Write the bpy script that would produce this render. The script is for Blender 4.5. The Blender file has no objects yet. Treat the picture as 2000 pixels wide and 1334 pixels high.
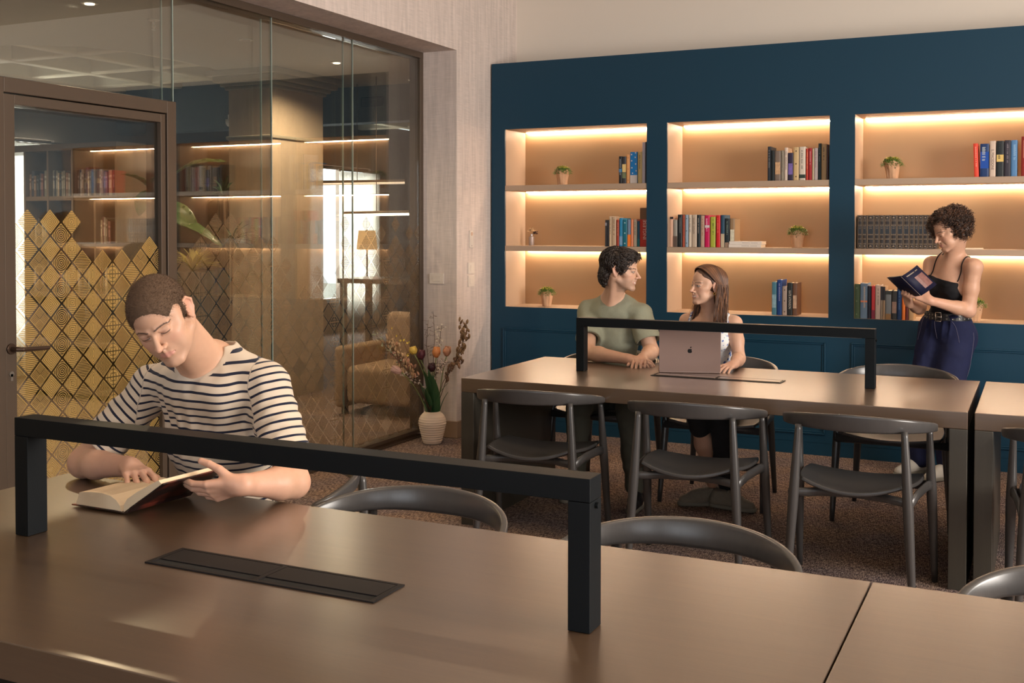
import bpy, bmesh, math, random
import numpy as np
from math import sin, cos, pi, radians as R
from mathutils import Vector, Matrix, Euler
S = bpy.context.scene
COL = S.collection
rnd = random.Random(7)

# ---------------------------------------------------------------- camera, world, lights, exposure
cam = bpy.data.objects.new('camera', bpy.data.cameras.new('camera')); COL.objects.link(cam)
cam.data.sensor_width = 36; cam.data.lens = 2134.9 / 2000 * 36
cam.data.shift_y = -(667 - 495.6) / 2000
yaw, pitch, roll = 0.44988, 0.02266, 0.00081
fw = Vector((-sin(yaw) * cos(pitch), cos(yaw) * cos(pitch), -sin(pitch)))
rt = fw.cross(Vector((0, 0, 1))).normalized(); up = rt.cross(fw)
rt, up = cos(roll) * rt + sin(roll) * up, -sin(roll) * rt + cos(roll) * up
mw = Matrix((rt, up, -fw)).transposed().to_4x4(); mw.translation = Vector((0, 0, 1.51))
cam.matrix_world = mw
cam.data.clip_start = 0.05
S.camera = cam
S.view_settings.view_transform = 'Standard'; S.view_settings.look = 'None'
S.view_settings.gamma = 1; S.view_settings.use_curve_mapping = False
S.view_settings.exposure = 0.42
S.cycles.use_denoising = True
S.cycles.max_bounces = 9; S.cycles.diffuse_bounces = 4; S.cycles.glossy_bounces = 4
S.cycles.transparent_max_bounces = 24; S.cycles.transmission_bounces = 4
S.cycles.sample_clamp_indirect = 4.0
S.cycles.caustics_reflective = False; S.cycles.caustics_refractive = False

W = bpy.data.worlds.new('World'); S.world = W; W.use_nodes = True
wb = W.node_tree.nodes['Background']
wb.inputs[0].default_value = (0.86, 0.93, 1.0, 1); wb.inputs[1].default_value = 2.0

def area(name, loc, direction, sx, sy, power, col, spread=180):
    d = bpy.data.lights.new(name, 'AREA'); d.shape = 'RECTANGLE'; d.size = sx; d.size_y = sy
    d.energy = power; d.color = col; d.spread = R(spread)
    o = bpy.data.objects.new(name, d); COL.objects.link(o)
    o.location = loc; o.rotation_euler = Vector(direction).to_track_quat('-Z', 'Y').to_euler()
    return o
# daylight coming in at the windows behind and to the right of the camera
area('daylight_front_window', (-1.2, -2.9, 1.75), (0, 1, -.05), 2.4, 1.9, 26, (0.93, 0.95, 1.0))
area('daylight_front_window', (1.9, -2.9, 1.75), (0, 1, -.05), 2.0, 1.9, 20, (0.93, 0.95, 1.0))
area('daylight_right_window', (4.25, 3.2, 1.9), (-1, 0, -.08), 2.4, 1.7, 330, (1.0, 0.91, 0.82))
# daylight at the lounge windows
area('daylight_lounge_window', (-9.75, 7.75, 1.5), (1, 0, 0), 1.5, 2.2, 520, (0.95, 0.97, 1.0))
area('daylight_lounge_window', (-9.75, 13.4, 1.5), (1, 0, 0), 2.0, 2.2, 260, (0.95, 0.97, 1.0))
def spot(name, loc, target, power, col, size, blend=.5, radius=.03):
    d = bpy.data.lights.new(name, 'SPOT'); d.energy = power; d.color = col
    d.spot_size = R(size); d.spot_blend = blend; d.shadow_soft_size = radius
    o = bpy.data.objects.new(name, d); COL.objects.link(o); o.location = loc
    o.rotation_euler = (Vector(target) - Vector(loc)).to_track_quat('-Z', 'Y').to_euler()
    return o
WARM = (1.0, 0.72, 0.47)

# ---------------------------------------------------------------- mesh helpers
class MB:
    def __init__(s): s.v = []; s.f = []; s.m = []; s.uv = []
    def add(s, vs, fs, mi=0, uv=None):
        o = len(s.v); s.v += [tuple(p) for p in vs]
        for k, f in enumerate(fs):
            s.f.append(tuple(i + o for i in f)); s.m.append(mi); s.uv.append(uv[k] if uv else None)
        return s
    def box(s, x0, x1, y0, y1, z0, z1, mi=0, T=None):
        vs = [Vector((x, y, z)) for z in (z0, z1) for y in (y0, y1) for x in (x0, x1)]
        if T is not None: vs = [T @ v for v in vs]
        return s.add(vs, [(0, 2, 3, 1), (4, 5, 7, 6), (0, 1, 5, 4), (2, 6, 7, 3), (0, 4, 6, 2), (1, 3, 7, 5)], mi)
    def tube(s, pts, rad, n=12, mi=0, caps=True, squash=None, upv=None):
        pts = [Vector(p) for p in pts]; N = len(pts)
        if not hasattr(rad, '__len__'): rad = [rad] * N
        T0 = (pts[1] - pts[0]).normalized()
        a = Vector(upv) if upv is not None else (Vector((0, 0, 1)) if abs(T0.z) < .9 else Vector((1, 0, 0)))
        vs = []
        for i, p in enumerate(pts):
            t = ((pts[min(i + 1, N - 1)] - pts[max(i - 1, 0)])).normalized()
            a = (a - t * a.dot(t)).normalized(); b = t.cross(a)
            ra = rb = rad[i]
            if isinstance(rad[i], tuple): ra, rb = rad[i]
            for k in range(n):
                an = 2 * pi * k / n; vs.append(p + a * cos(an) * ra + b * sin(an) * rb)
        fs = [(i * n + k, i * n + (k + 1) % n, (i + 1) * n + (k + 1) % n, (i + 1) * n + k) for i in range(N - 1) for k in range(n)]
        if caps: fs += [tuple(reversed(range(n))), tuple((N - 1) * n + k for k in range(n))]
        return s.add(vs, fs, mi)
    def lathe(s, prof, c=(0, 0, 0), n=32, mi=0):
        vs = []; c = Vector(c)
        for r, z in prof:
            for k in range(n): vs.append(c + Vector((r * cos(2 * pi * k / n), r * sin(2 * pi * k / n), z)))
        fs = [(i * n + k, i * n + (k + 1) % n, (i + 1) * n + (k + 1) % n, (i + 1) * n + k) for i in range(len(prof) - 1) for k in range(n)]
        fs += [tuple(reversed(range(n))), tuple((len(prof) - 1) * n + k for k in range(n))]
        return s.add(vs, fs, mi)
    def prism(s, poly, d0, d1, T=None, mi=0):
        n = len(poly); vs = [Vector((x, y, d0)) for x, y in poly] + [Vector((x, y, d1)) for x, y in poly]
        if T is not None: vs = [T @ v for v in vs]
        return s.add(vs, [tuple(reversed(range(n))), tuple(range(n, 2 * n))] + [(i, (i + 1) % n, n + (i + 1) % n, n + i) for i in range(n)], mi)
    def sheet(s, g, mi=0, thick=0):
        # g: rows of points; optional thickness along the normal
        h = len(g); w = len(g[0]); vs = [Vector(p) for r in g for p in r]
        fs = [(i * w + j, i * w + j + 1, (i + 1) * w + j + 1, (i + 1) * w + j) for i in range(h - 1) for j in range(w - 1)]
        if thick:
            nr = []
            for i in range(h):
                for j in range(w):
                    a = vs[min(i + 1, h - 1) * w + j] - vs[max(i - 1, 0) * w + j]; b = vs[i * w + min(j + 1, w - 1)] - vs[i * w + max(j - 1, 0)]
                    n_ = b.cross(a); nr.append(n_.normalized() if n_.length > 1e-9 else Vector((0, 0, 1)))
            o = len(vs); vs = vs + [v - n_ * thick for v, n_ in zip(vs, nr)]
            fs += [tuple(o + k for k in reversed(f)) for f in fs[:]]
            rim = [(0, j) for j in range(w)] + [(i, w - 1) for i in range(1, h)] + [(h - 1, j) for j in range(w - 2, -1, -1)] + [(i, 0) for i in range(h - 2, 0, -1)]
            rim = [i * w + j for i, j in rim]
            fs += [(rim[(k + 1) % len(rim)], rim[k], rim[k] + o, rim[(k + 1) % len(rim)] + o) for k in range(len(rim))]
        return s.add(vs, fs, mi)
    def build(s, name, mats, parent=None, smooth=False, bevel=0, seg=2, sub=0, loc=None):
        me = bpy.data.meshes.new(name); me.from_pydata(s.v, [], s.f)
        if not isinstance(mats, (list, tuple)): mats = [mats]
        for m in mats: me.materials.append(m)
        me.polygons.foreach_set('material_index', s.m)
        if any(u is not None for u in s.uv):
            ul = me.uv_layers.new(name='UVMap'); k = 0
            for f, u in zip(s.f, s.uv):
                for j in range(len(f)):
                    if u is not None: ul.data[k].uv = u[j]
                    k += 1
        if smooth: me.polygons.foreach_set('use_smooth', [True] * len(me.polygons))
        me.update()
        o = bpy.data.objects.new(name, me); COL.objects.link(o)
        if parent is not None: o.parent = parent
        if loc is not None: o.location = loc
        if bevel:
            b = o.modifiers.new('bevel', 'BEVEL'); b.width = bevel; b.segments = seg; b.limit_method = 'ANGLE'; b.angle_limit = R(40)
            b.harden_normals = False
            me.polygons.foreach_set('use_smooth', [True] * len(me.polygons))
            w = o.modifiers.new('wn', 'WEIGHTED_NORMAL'); w.keep_sharp = True
        if sub:
            u = o.modifiers.new('sub', 'SUBSURF'); u.levels = sub; u.render_levels = sub
        return o
def tag(o, label=None, cat=None, group=None, kind=None):
    if label: o['label'] = label
    if cat: o['category'] = cat
    if group: o['group'] = group
    if kind: o['kind'] = kind
    return o
def thing(name, label, cat, loc=(0, 0, 0), rz=0, group=None):
    o = bpy.data.objects.new(name, None); COL.objects.link(o); o.empty_display_size = .1
    o.location = loc; o.rotation_euler = (0, 0, rz)
    return tag(o, label, cat, group)
def copy_tree(o, parent=None):
    c = o.copy(); COL.objects.link(c)
    if parent is not None: c.parent = parent; c.matrix_parent_inverse = o.matrix_parent_inverse
    for ch in [k for k in bpy.data.objects if k.parent == o]: copy_tree(ch, c)
    return c
def struct(o): o['kind'] = 'structure'; return o

# ---------------------------------------------------------------- materials
def newmat(name):
    m = bpy.data.materials.new(name); m.use_nodes = True
    return m, m.node_tree.nodes, m.node_tree.links, m.node_tree.nodes['Principled BSDF']
def mat(name, col, rough=.5, metal=0, spec=.5, bump=0, bscale=200, var=0, vscale=8, coat=0, stretch=(1, 1, 1), sss=0, sheen=0, emit=None, es=0):
    m, N, L, P = newmat(name)
    P.inputs['Base Color'].default_value = (*col, 1); P.inputs['Roughness'].default_value = rough
    P.inputs['Metallic'].default_value = metal; P.inputs['Specular IOR Level'].default_value = spec
    P.inputs['Coat Weight'].default_value = coat
    if sheen: P.inputs['Sheen Weight'].default_value = sheen
    if sss:
        P.inputs['Subsurface Weight'].default_value = sss; P.inputs['Subsurface Radius'].default_value = (.012, .005, .003); P.inputs['Subsurface Scale'].default_value = .6
    if emit: P.inputs['Emission Color'].default_value = (*emit, 1); P.inputs['Emission Strength'].default_value = es
    if bump or var:
        tc = N.new('ShaderNodeTexCoord'); mp = N.new('ShaderNodeMapping'); mp.inputs['Scale'].default_value = stretch
        L.new(tc.outputs['Object'], mp.inputs[0])
    if bump:
        n = N.new('ShaderNodeTexNoise'); n.inputs['Scale'].default_value = bscale; n.inputs['Detail'].default_value = 3
        b = N.new('ShaderNodeBump'); b.inputs['Strength'].default_value = bump; b.inputs['Distance'].default_value = .002
        L.new(mp.outputs[0], n.inputs['Vector']); L.new(n.outputs[0], b.inputs['Height']); L.new(b.outputs[0], P.inputs['Normal'])
    if var:
        n = N.new('ShaderNodeTexNoise'); n.inputs['Scale'].default_value = vscale; n.inputs['Detail'].default_value = 4
        r = N.new('ShaderNodeMix'); r.data_type = 'RGBA'
        r.inputs[6].default_value = (*[c * (1 - var) for c in col], 1); r.inputs[7].default_value = (*[min(1, c * (1 + var)) for c in col], 1)
        L.new(mp.outputs[0], n.inputs['Vector']); L.new(n.outputs[0], r.inputs[0]); L.new(r.outputs[2], P.inputs['Base Color'])
    return m
def emission(name, col, s):
    m, N, L, P = newmat(name); N.remove(P); e = N.new('ShaderNodeEmission'); e.inputs[0].default_value = (*col, 1); e.inputs[1].default_value = s
    L.new(e.outputs[0], N['Material Output'].inputs[0]); return m
def wood(name, c1, c2, rough, scale=1.0, bump=.15, axis='X', coat=0, spec=.5):
    m, N, L, P = newmat(name)
    tc = N.new('ShaderNodeTexCoord'); mp = N.new('ShaderNodeMapping')
    s = {'X': (1.2, 26, 26), 'Y': (26, 1.2, 26), 'Z': (26, 26, 1.2)}[axis]
    mp.inputs['Scale'].default_value = tuple(k * scale for k in s)
    n1 = N.new('ShaderNodeTexNoise'); n1.inputs['Scale'].default_value = 1.6; n1.inputs['Detail'].default_value = 6; n1.inputs['Distortion'].default_value = .9
    mp2 = N.new('ShaderNodeMapping'); mp2.inputs['Scale'].default_value = tuple(k * scale * 5 for k in s)
    n2 = N.new('ShaderNodeTexNoise'); n2.inputs['Scale'].default_value = 2; n2.inputs['Detail'].default_value = 3
    mx = N.new('ShaderNodeMix'); mx.data_type = 'RGBA'; mx.inputs[6].default_value = (*c1, 1); mx.inputs[7].default_value = (*c2, 1)
    add = N.new('ShaderNodeMath'); add.operation = 'MULTIPLY_ADD'; add.inputs[1].default_value = .6
    L.new(tc.outputs['Object'], mp.inputs[0]); L.new(tc.outputs['Object'], mp2.inputs[0])
    L.new(mp.outputs[0], n1.inputs['Vector']); L.new(mp2.outputs[0], n2.inputs['Vector'])
    sc = N.new('ShaderNodeMath'); sc.operation = 'MULTIPLY'; sc.inputs[1].default_value = .45
    L.new(n2.outputs[0], sc.inputs[0]); L.new(n1.outputs[0], add.inputs[0]); L.new(sc.outputs[0], add.inputs[2])
    L.new(add.outputs[0], mx.inputs[0]); L.new(mx.outputs[2], P.inputs['Base Color'])
    b = N.new('ShaderNodeBump'); b.inputs['Strength'].default_value = bump; b.inputs['Distance'].default_value = .001
    L.new(add.outputs[0], b.inputs['Height']); L.new(b.outputs[0], P.inputs['Normal'])
    P.inputs['Roughness'].default_value = rough; P.inputs['Coat Weight'].default_value = coat; P.inputs['Coat IOR'].default_value = 1.65 if coat else 1.5; P.inputs['Coat Roughness'].default_value = .26; P.inputs['Specular IOR Level'].default_value = spec
    return m
def linen(name, col, var=.16, rough=.75):
    m, N, L, P = newmat(name)
    tc = N.new('ShaderNodeTexCoord'); hs = []
    for sc in ((260, 260, 9), (9, 9, 260), (34, 34, 2.2)):
        mp = N.new('ShaderNodeMapping'); mp.inputs['Scale'].default_value = sc; n = N.new('ShaderNodeTexNoise'); n.inputs['Scale'].default_value = 1; n.inputs['Detail'].default_value = 2
        L.new(tc.outputs['Object'], mp.inputs[0]); L.new(mp.outputs[0], n.inputs['Vector']); hs.append(n)
    a = N.new('ShaderNodeMath'); a.operation = 'ADD'; b = N.new('ShaderNodeMath'); b.operation = 'ADD'
    L.new(hs[0].outputs[0], a.inputs[0]); L.new(hs[1].outputs[0], a.inputs[1]); L.new(a.outputs[0], b.inputs[0]); L.new(hs[2].outputs[0], b.inputs[1])
    mr = N.new('ShaderNodeMapRange'); mr.inputs[1].default_value = 1.1; mr.inputs[2].default_value = 1.9
    mx = N.new('ShaderNodeMix'); mx.data_type = 'RGBA'; mx.inputs[6].default_value = (*[c * (1 - var) for c in col], 1); mx.inputs[7].default_value = (*[c * (1 + var) for c in col], 1)
    L.new(b.outputs[0], mr.inputs[0]); L.new(mr.outputs[0], mx.inputs[0]); L.new(mx.outputs[2], P.inputs['Base Color'])
    bp = N.new('ShaderNodeBump'); bp.inputs['Strength'].default_value = .25; bp.inputs['Distance'].default_value = .001; L.new(b.outputs[0], bp.inputs['Height']); L.new(bp.outputs[0], P.inputs['Normal'])
    P.inputs['Roughness'].default_value = rough; P.inputs['Specular IOR Level'].default_value = .2
    return m
def glassmat(name, tint, f0=.045, gain=1.0):
    m, N, L, P = newmat(name); N.remove(P)
    g = N.new('ShaderNodeNewGeometry'); d = N.new('ShaderNodeVectorMath'); d.operation = 'DOT_PRODUCT'
    L.new(g.outputs['Normal'], d.inputs[0]); L.new(g.outputs['Incoming'], d.inputs[1])
    def M_(op, a, b=None):
        n = N.new('ShaderNodeMath'); n.operation = op
        for i, x in enumerate((a, b)):
            if x is None: continue
            if isinstance(x, (int, float)): n.inputs[i].default_value = x
            else: L.new(x, n.inputs[i])
        return n.outputs[0]
    c = M_('ABSOLUTE', d.outputs['Value']); f = M_('POWER', M_('SUBTRACT', 1, c), 5)
    F = M_('MULTIPLY', M_('ADD', M_('MULTIPLY', f, 1 - f0), f0), gain)
    t = N.new('ShaderNodeBsdfTransparent'); t.inputs[0].default_value = (*tint, 1)
    gl = N.new('ShaderNodeBsdfGlossy'); gl.inputs['Roughness'].default_value = 0.0
    mx = N.new('ShaderNodeMixShader'); L.new(F, mx.inputs[0]); L.new(t.outputs[0], mx.inputs[1]); L.new(gl.outputs[0], mx.inputs[2])
    L.new(mx.outputs[0], N['Material Output'].inputs[0]); return m

def sr(r, g, b):   # sRGB 0-255 to linear
    return tuple(((c / 255 + .055) / 1.055) ** 2.4 if c > 10 else c / 3294.6 for c in (r, g, b))
M_TABLE_WARM = wood('grey stained oak', sr(64, 49, 36), sr(88, 68, 49), .34, 1.0, .10, 'X', coat=1.0)  # grey oak, with warm light on the tops put into the brown
M_CHAIR = wood('grey lacquered beech', sr(54, 53, 54), sr(70, 68, 67), .30, 1.4, .05, 'Z')
M_BLACK = mat('matt black powder coat', sr(12, 16, 19), .5, 0, .15)
M_BLUE = mat('dark blue lacquer', sr(8, 54, 76), .5, 0, .35, bump=.02, bscale=120)
M_NICHE = mat('satin taupe metal back', sr(170, 138, 104), .42, .3, .4)
M_SHELF = mat('taupe shelf', sr(176, 152, 130), .45, 0, .4)
M_LINEN = linen('linen wallpaper', sr(214, 200, 192))
M_PLASTER = mat('cream plaster', sr(224, 214, 202), .85, 0, .2, bump=.05, bscale=60)
M_CEIL = mat('white plaster', sr(225, 215, 200), .9, 0, .2)
M_FRAME = mat('bronze aluminium', sr(90, 76, 64), .42, .35, .5)
M_BASE = mat('taupe skirting', sr(150, 124, 102), .5)
M_LED = emission('warm led', (1.0, .75, .52), 52)
M_LEDV = emission('warm white lamp', (1.0, .80, .58), 9)
# ---------------------------------------------------------------- the room shell
def carpet():
    m, N, L, P = newmat('woven carpet')
    tc = N.new('ShaderNodeTexCoord')
    def ns(sc, scale=1, det=3):
        mp = N.new('ShaderNodeMapping'); mp.inputs['Scale'].default_value = sc; n = N.new('ShaderNodeTexNoise'); n.inputs['Scale'].default_value = scale; n.inputs['Detail'].default_value = det
        L.new(tc.outputs['Object'], mp.inputs[0]); L.new(mp.outputs[0], n.inputs['Vector']); return n.outputs[0]
    a = ns((260, 36, 1)); b = ns((40, 330, 1)); c = ns((3, 3, 1), 1, 5)
    s1 = N.new('ShaderNodeMath'); s1.operation = 'ADD'; L.new(a, s1.inputs[0]); L.new(b, s1.inputs[1])
    mr = N.new('ShaderNodeMapRange'); mr.inputs[1].default_value = .72; mr.inputs[2].default_value = 1.25; L.new(s1.outputs[0], mr.inputs[0])
    r = N.new('ShaderNodeValToRGB'); e = r.color_ramp.elements; e[0].position = .18; e[0].color = (*sr(52, 48, 54), 1); e[1].position = .86; e[1].color = (*sr(205, 180, 160), 1)
    k = e.new(.5); k.color = (*sr(124, 102, 92), 1)
    L.new(mr.outputs[0], r.inputs[0])
    mx = N.new('ShaderNodeMix'); mx.data_type = 'RGBA'; mx.blend_type = 'MULTIPLY'; mx.inputs[0].default_value = 1
    r2 = N.new('ShaderNodeValToRGB'); e = r2.color_ramp.elements; e[0].position = .35; e[0].color = (.72, .78, .95, 1); e[1].position = .65; e[1].color = (1, .96, .9, 1)
    L.new(c, r2.inputs[0]); L.new(r.outputs[0], mx.inputs[6]); L.new(r2.outputs[0], mx.inputs[7]); L.new(mx.outputs[2], P.inputs['Base Color'])
    bp = N.new('ShaderNodeBump'); bp.inputs['Strength'].default_value = .6; bp.inputs['Distance'].default_value = .004; L.new(s1.outputs[0], bp.inputs['Height']); L.new(bp.outputs[0], P.inputs['Normal'])
    P.inputs['Roughness'].default_value = .95; P.inputs['Specular IOR Level'].default_value = .1
    return m
M_CARPET = carpet()
XW, XG, YJ = -3.774, -4.06, 6.90
def st(name, mb, m, **k): return struct(mb.build(name, m, **k))
st('floor', MB().box(-10.2, 4.4, -3.2, 16, -.1, 0), M_CARPET)
st('ceiling', MB().box(-4.1, 4.4, -3.2, 8.1, 3.6, 3.7), M_CEIL)
st('wall_back', MB().box(-3.9, 4.4, 7.90, 8.05, 0, 3.6), M_PLASTER)
# left wall with its big glazed opening
w = MB().box(-4.12, XW, YJ, 8.0, 0, 3.6).box(-4.12, XW, -3.2, YJ, 2.79, 3.6).box(-4.12, XW, -3.2, -1.6, 0, 2.79)
st('wall_left', w, M_LINEN)
# front wall behind the camera and right wall, each with window openings
w = MB().box(-4.1, 4.4, -3.2, -3.0, 0, .8).box(-4.1, 4.4, -3.2, -3.0, 2.7, 3.6).box(-4.1, -2.4, -3.2, -3.0, .8, 2.7).box(0, .9, -3.2, -3, .8, 2.7).box(2.9, 4.4, -3.2, -3, .8, 2.7)
st('wall_front', w, M_PLASTER)
w = MB().box(4.3, 4.4, -3.2, 8.0, 0, 1.05).box(4.3, 4.4, -3.2, 8.0, 2.75, 3.6).box(4.3, 4.4, -3.2, 2.0, 1.05, 2.75).box(4.3, 4.4, 4.4, 8.0, 1.05, 2.75)
st('wall_right', w, M_PLASTER)
def bb(name, *boxes):
    m = MB()
    for b in boxes: m.box(*b)
    return st(name, m, M_BASE, bevel=.003)
bb('baseboard_left', (XW, XW + .014, YJ + .001, 7.41, .001, .122), (XW - .2, XW + .014, YJ - .014, YJ, .001, .122))
st('trim_1', MB().box(-4.10, -4.03, -1.6, YJ - .02, .001, .012), M_FRAME)
# windows of the main room
def window(name, x0, x1, y0, y1, z0, z1, ax):
    fr = MB(); t = .05
    if ax == 'Y':
        ym = (y0 + y1) / 2; y0, y1 = ym - .03, ym + .03
        for b in ((x0, x1, z0, z0 + t), (x0, x1, z1 - t, z1), (x0, x0 + t, z0 + t, z1 - t), (x1 - t, x1, z0 + t, z1 - t), ((x0 + x1) / 2 - t / 2, (x0 + x1) / 2 + t / 2, z0 + t, z1 - t)):
            fr.box(b[0], b[1], y0, y1, b[2], b[3])
    else:
        xm = (x0 + x1) / 2; x0, x1 = xm - .03, xm + .03
        for b in ((y0, y1, z0, z0 + t), (y0, y1, z1 - t, z1), (y0, y0 + t, z0 + t, z1 - t), (y1 - t, y1, z0 + t, z1 - t), ((y0 + y1) / 2 - t / 2, (y0 + y1) / 2 + t / 2, z0 + t, z1 - t)):
            fr.box(x0, x1, b[0], b[1], b[2], b[3])
    return st(name, fr, M_FRAME)
window('window_1', -2.4, 0, -3.2, -3.0, .8, 2.7, 'Y'); window('window_2', .9, 2.9, -3.2, -3, .8, 2.7, 'Y')
window('window_3', 4.3, 4.4, 2.0, 4.4, 1.05, 2.75, 'X')

# ---------------------------------------------------------------- glazed partition
M_GLASS = glassmat('smoky partition glass', (.915, .93, .91), .085, 1.3)
M_GEDGE = mat('glass edge', sr(150, 165, 155), .15, 0, .6)
fr = MB().box(-4.14, XG + .012, -1.6, YJ, 2.745, 2.789).box(-4.14, XG + .012, YJ - .045, YJ - .001, .03, 2.745).box(-4.14, XG + .012, -1.6, YJ - .045, .03, .055)
st('trim_2', fr, M_FRAME, bevel=.002)
# window_4 .. : fixed double panes; front pane carries a printed film
JY = [-1.58, .2, 1.8, 3.29, 4.36, 5.17, 6.01, YJ - .047]
def film_mat(nm, c_, af, al, met):
    m, N, L, P = newmat(nm)
    def M_(op, *a):
        n = N.new('ShaderNodeMath'); n.operation = op
        for i, x in enumerate(a):
            if isinstance(x, (int, float)): n.inputs[i].default_value = x
            else: L.new(x, n.inputs[i])
        return n.outputs[0]
    uv = N.new('ShaderNodeUVMap'); uv.uv_map = 'UVMap'; sp = N.new('ShaderNodeSeparateXYZ'); L.new(uv.outputs[0], sp.inputs[0])
    at = N.new('ShaderNodeAttribute'); at.attribute_name = 'ptype'; T = at.outputs['Fac']
    x, y = sp.outputs[0], sp.outputs[1]      # each diamond spans -1..1 in x and -1..1 in y
    ax, ay = M_('ABSOLUTE', x), M_('ABSOLUTE', y)
    d1 = M_('ADD', ax, ay); cheb = M_('MAXIMUM', M_('MULTIPLY', ax, 1.0), M_('MULTIPLY', ay, 1.0)); rr = M_('SQRT', M_('ADD', M_('MULTIPLY', x, x), M_('MULTIPLY', M_('MULTIPLY', y, y), 1.0)))
    def stripes(v, f, duty=.5): return M_('LESS_THAN', M_('FRACT', M_('MULTIPLY', v, f)), duty)
    wav = M_('ADD', x, M_('MULTIPLY', M_('SINE', M_('MULTIPLY', y, 7.0)), .10))
    rot = M_('ADD', M_('MULTIPLY', x, .7), M_('MULTIPLY', y, .7)); rot2 = M_('SUBTRACT', M_('MULTIPLY', x, .7), M_('MULTIPLY', y, .7))
    quad = M_('GREATER_THAN', M_('MULTIPLY', rot, rot2), 0)
    weave = M_('ADD', M_('MULTIPLY', quad, stripes(rot, 9, .45)), M_('MULTIPLY', M_('SUBTRACT', 1, quad), stripes(rot2, 9, .45)))
    rc = M_('SQRT', M_('ADD', M_('MULTIPLY', M_('SUBTRACT', ax, .9), M_('SUBTRACT', ax, .9)), M_('MULTIPLY', y, y)))
    cross = M_('MAXIMUM', M_('MAXIMUM', M_('LESS_THAN', ax, .05), M_('LESS_THAN', ay, .05)), M_('MAXIMUM', stripes(rr, 3.2, .14), stripes(cheb, 3.0, .12)))
    pats = [stripes(y, 6.5, .36), weave, stripes(d1, 5, .3), stripes(rr, 6, .42), stripes(cheb, 6.5, .32), stripes(y, 7.5, .45), stripes(rc, 7.5, .28), stripes(wav, 7, .45), cross, stripes(rot, 10, .42)]
    tot = None
    k10 = M_('FLOOR', M_('ADD', T, .25)); fill = M_('GREATER_THAN', M_('FRACT', M_('ADD', T, .05)), .3)   # fill diamonds are stored as n + .5
    for i, p in enumerate(pats):
        e = M_('MULTIPLY', M_('COMPARE', k10, float(i), .3), p); tot = e if tot is None else M_('ADD', tot, e)
    rim = M_('GREATER_THAN', d1, .93)
    lines = M_('MAXIMUM', M_('MINIMUM', tot, 1), rim)
    # filled: translucent gold with lines left open; outlined: only the lines are printed
    fa = M_('MULTIPLY', M_('SUBTRACT', 1, M_('MULTIPLY', M_('MINIMUM', tot, 1), .85)), af)
    alpha = M_('ADD', M_('MULTIPLY', fill, fa), M_('MULTIPLY', M_('SUBTRACT', 1, fill), M_('MULTIPLY', lines, al)))
    L.new(alpha, P.inputs['Alpha'])
    P.inputs['Base Color'].default_value = (*c_, 1); P.inputs['Metallic'].default_value = met; P.inputs['Roughness'].default_value = .42
    return m
M_FILM = film_mat('printed gold film', sr(212, 176, 104), .80, .8, .55)
M_FILM_DIM = film_mat('printed gold film dimmed', sr(132, 106, 74), .62, .72, .3)  # same gold film, its weaker shine on these panes painted into the colour
def film(name, y0, y1, parent, tops, z0=.07):
    vs = []; fs = []; uvs = []; ty = []
    PY, PZ = .0617, .1255; g = .90
    i0 = int(math.floor((y0 - 3.446) / PY)) - 1; i1 = int(math.ceil((y1 - 3.446) / PY)) + 1
    for i in range(i0, i1 + 1):
        cy = 3.446 + i * PY; top = tops(i, cy); j = 0
        while True:
            cz = 1.541 - .1255 * j - (PZ / 2 if i % 2 else 0); j += 1
            if cz < z0 - .03: break
            if cz > top: continue
            hy, hz = PY * g * .98, PZ / 2 * g * 1.0
            if (i * 7 + j * 3) % 31 == 0 and i > 26: continue
            poly = [(-1, 0), (0, -1), (1, 0), (0, 1)]
            # clip against the pane edges
            def clip(poly, ax, val, keep_less):
                out = []
                for a, b in zip(poly, poly[1:] + poly[:1]):
                    ia = (a[ax] <= val) == keep_less; ib = (b[ax] <= val) == keep_less
                    if ia: out.append(a)
                    if ia != ib:
                        t = (val - a[ax]) / (b[ax] - a[ax]); out.append((a[0] + t * (b[0] - a[0]), a[1] + t * (b[1] - a[1])))
                return out
            poly = clip(poly, 0, (y1 - cy) / hy, True)
            if poly: poly = clip(poly, 0, (y0 - cy) / hy, False)
            if poly: poly = clip(poly, 1, (z0 - cz) / hz, False)
            if len(poly) < 3: continue
            o = len(vs); vs += [(0, cy + u * hy, cz + v * hz) for u, v in poly]; fs.append(tuple(range(o, o + len(poly)))); uvs.append(poly)
            k = i % 10; ty.append(k + (.5 if (k in (0, 2, 4, 6, 8) and i < 27) or (k in (0, 3, 6, 9, 4) and i >= 27) else 0))
    mb = MB(); mb.add(vs, fs, 0, uvs); o = mb.build(name, M_FILM if y0 < 4.3 else M_FILM_DIM, parent)
    a = o.data.attributes.new('ptype', 'FLOAT', 'FACE'); a.data.foreach_set('value', ty)
    return o
rf = random.Random(3)
TOPS = {}
def tops(i, y):
    if i not in TOPS:
        if y < 3.75: t = 1.56
        elif y < 4.3: t = 1.43
        elif y < 5.0: t = 1.50
        elif y < 5.3: t = 1.47
        elif y < 5.85: t = 1.34 - .25 * abs(sin(y * 9))
        else: t = 1.52
        TOPS[i] = t + rf.choice([0, 0, -.13, .06])
        if y < 3.72: TOPS[i] = t
    return TOPS[i]
n = 4
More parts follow.
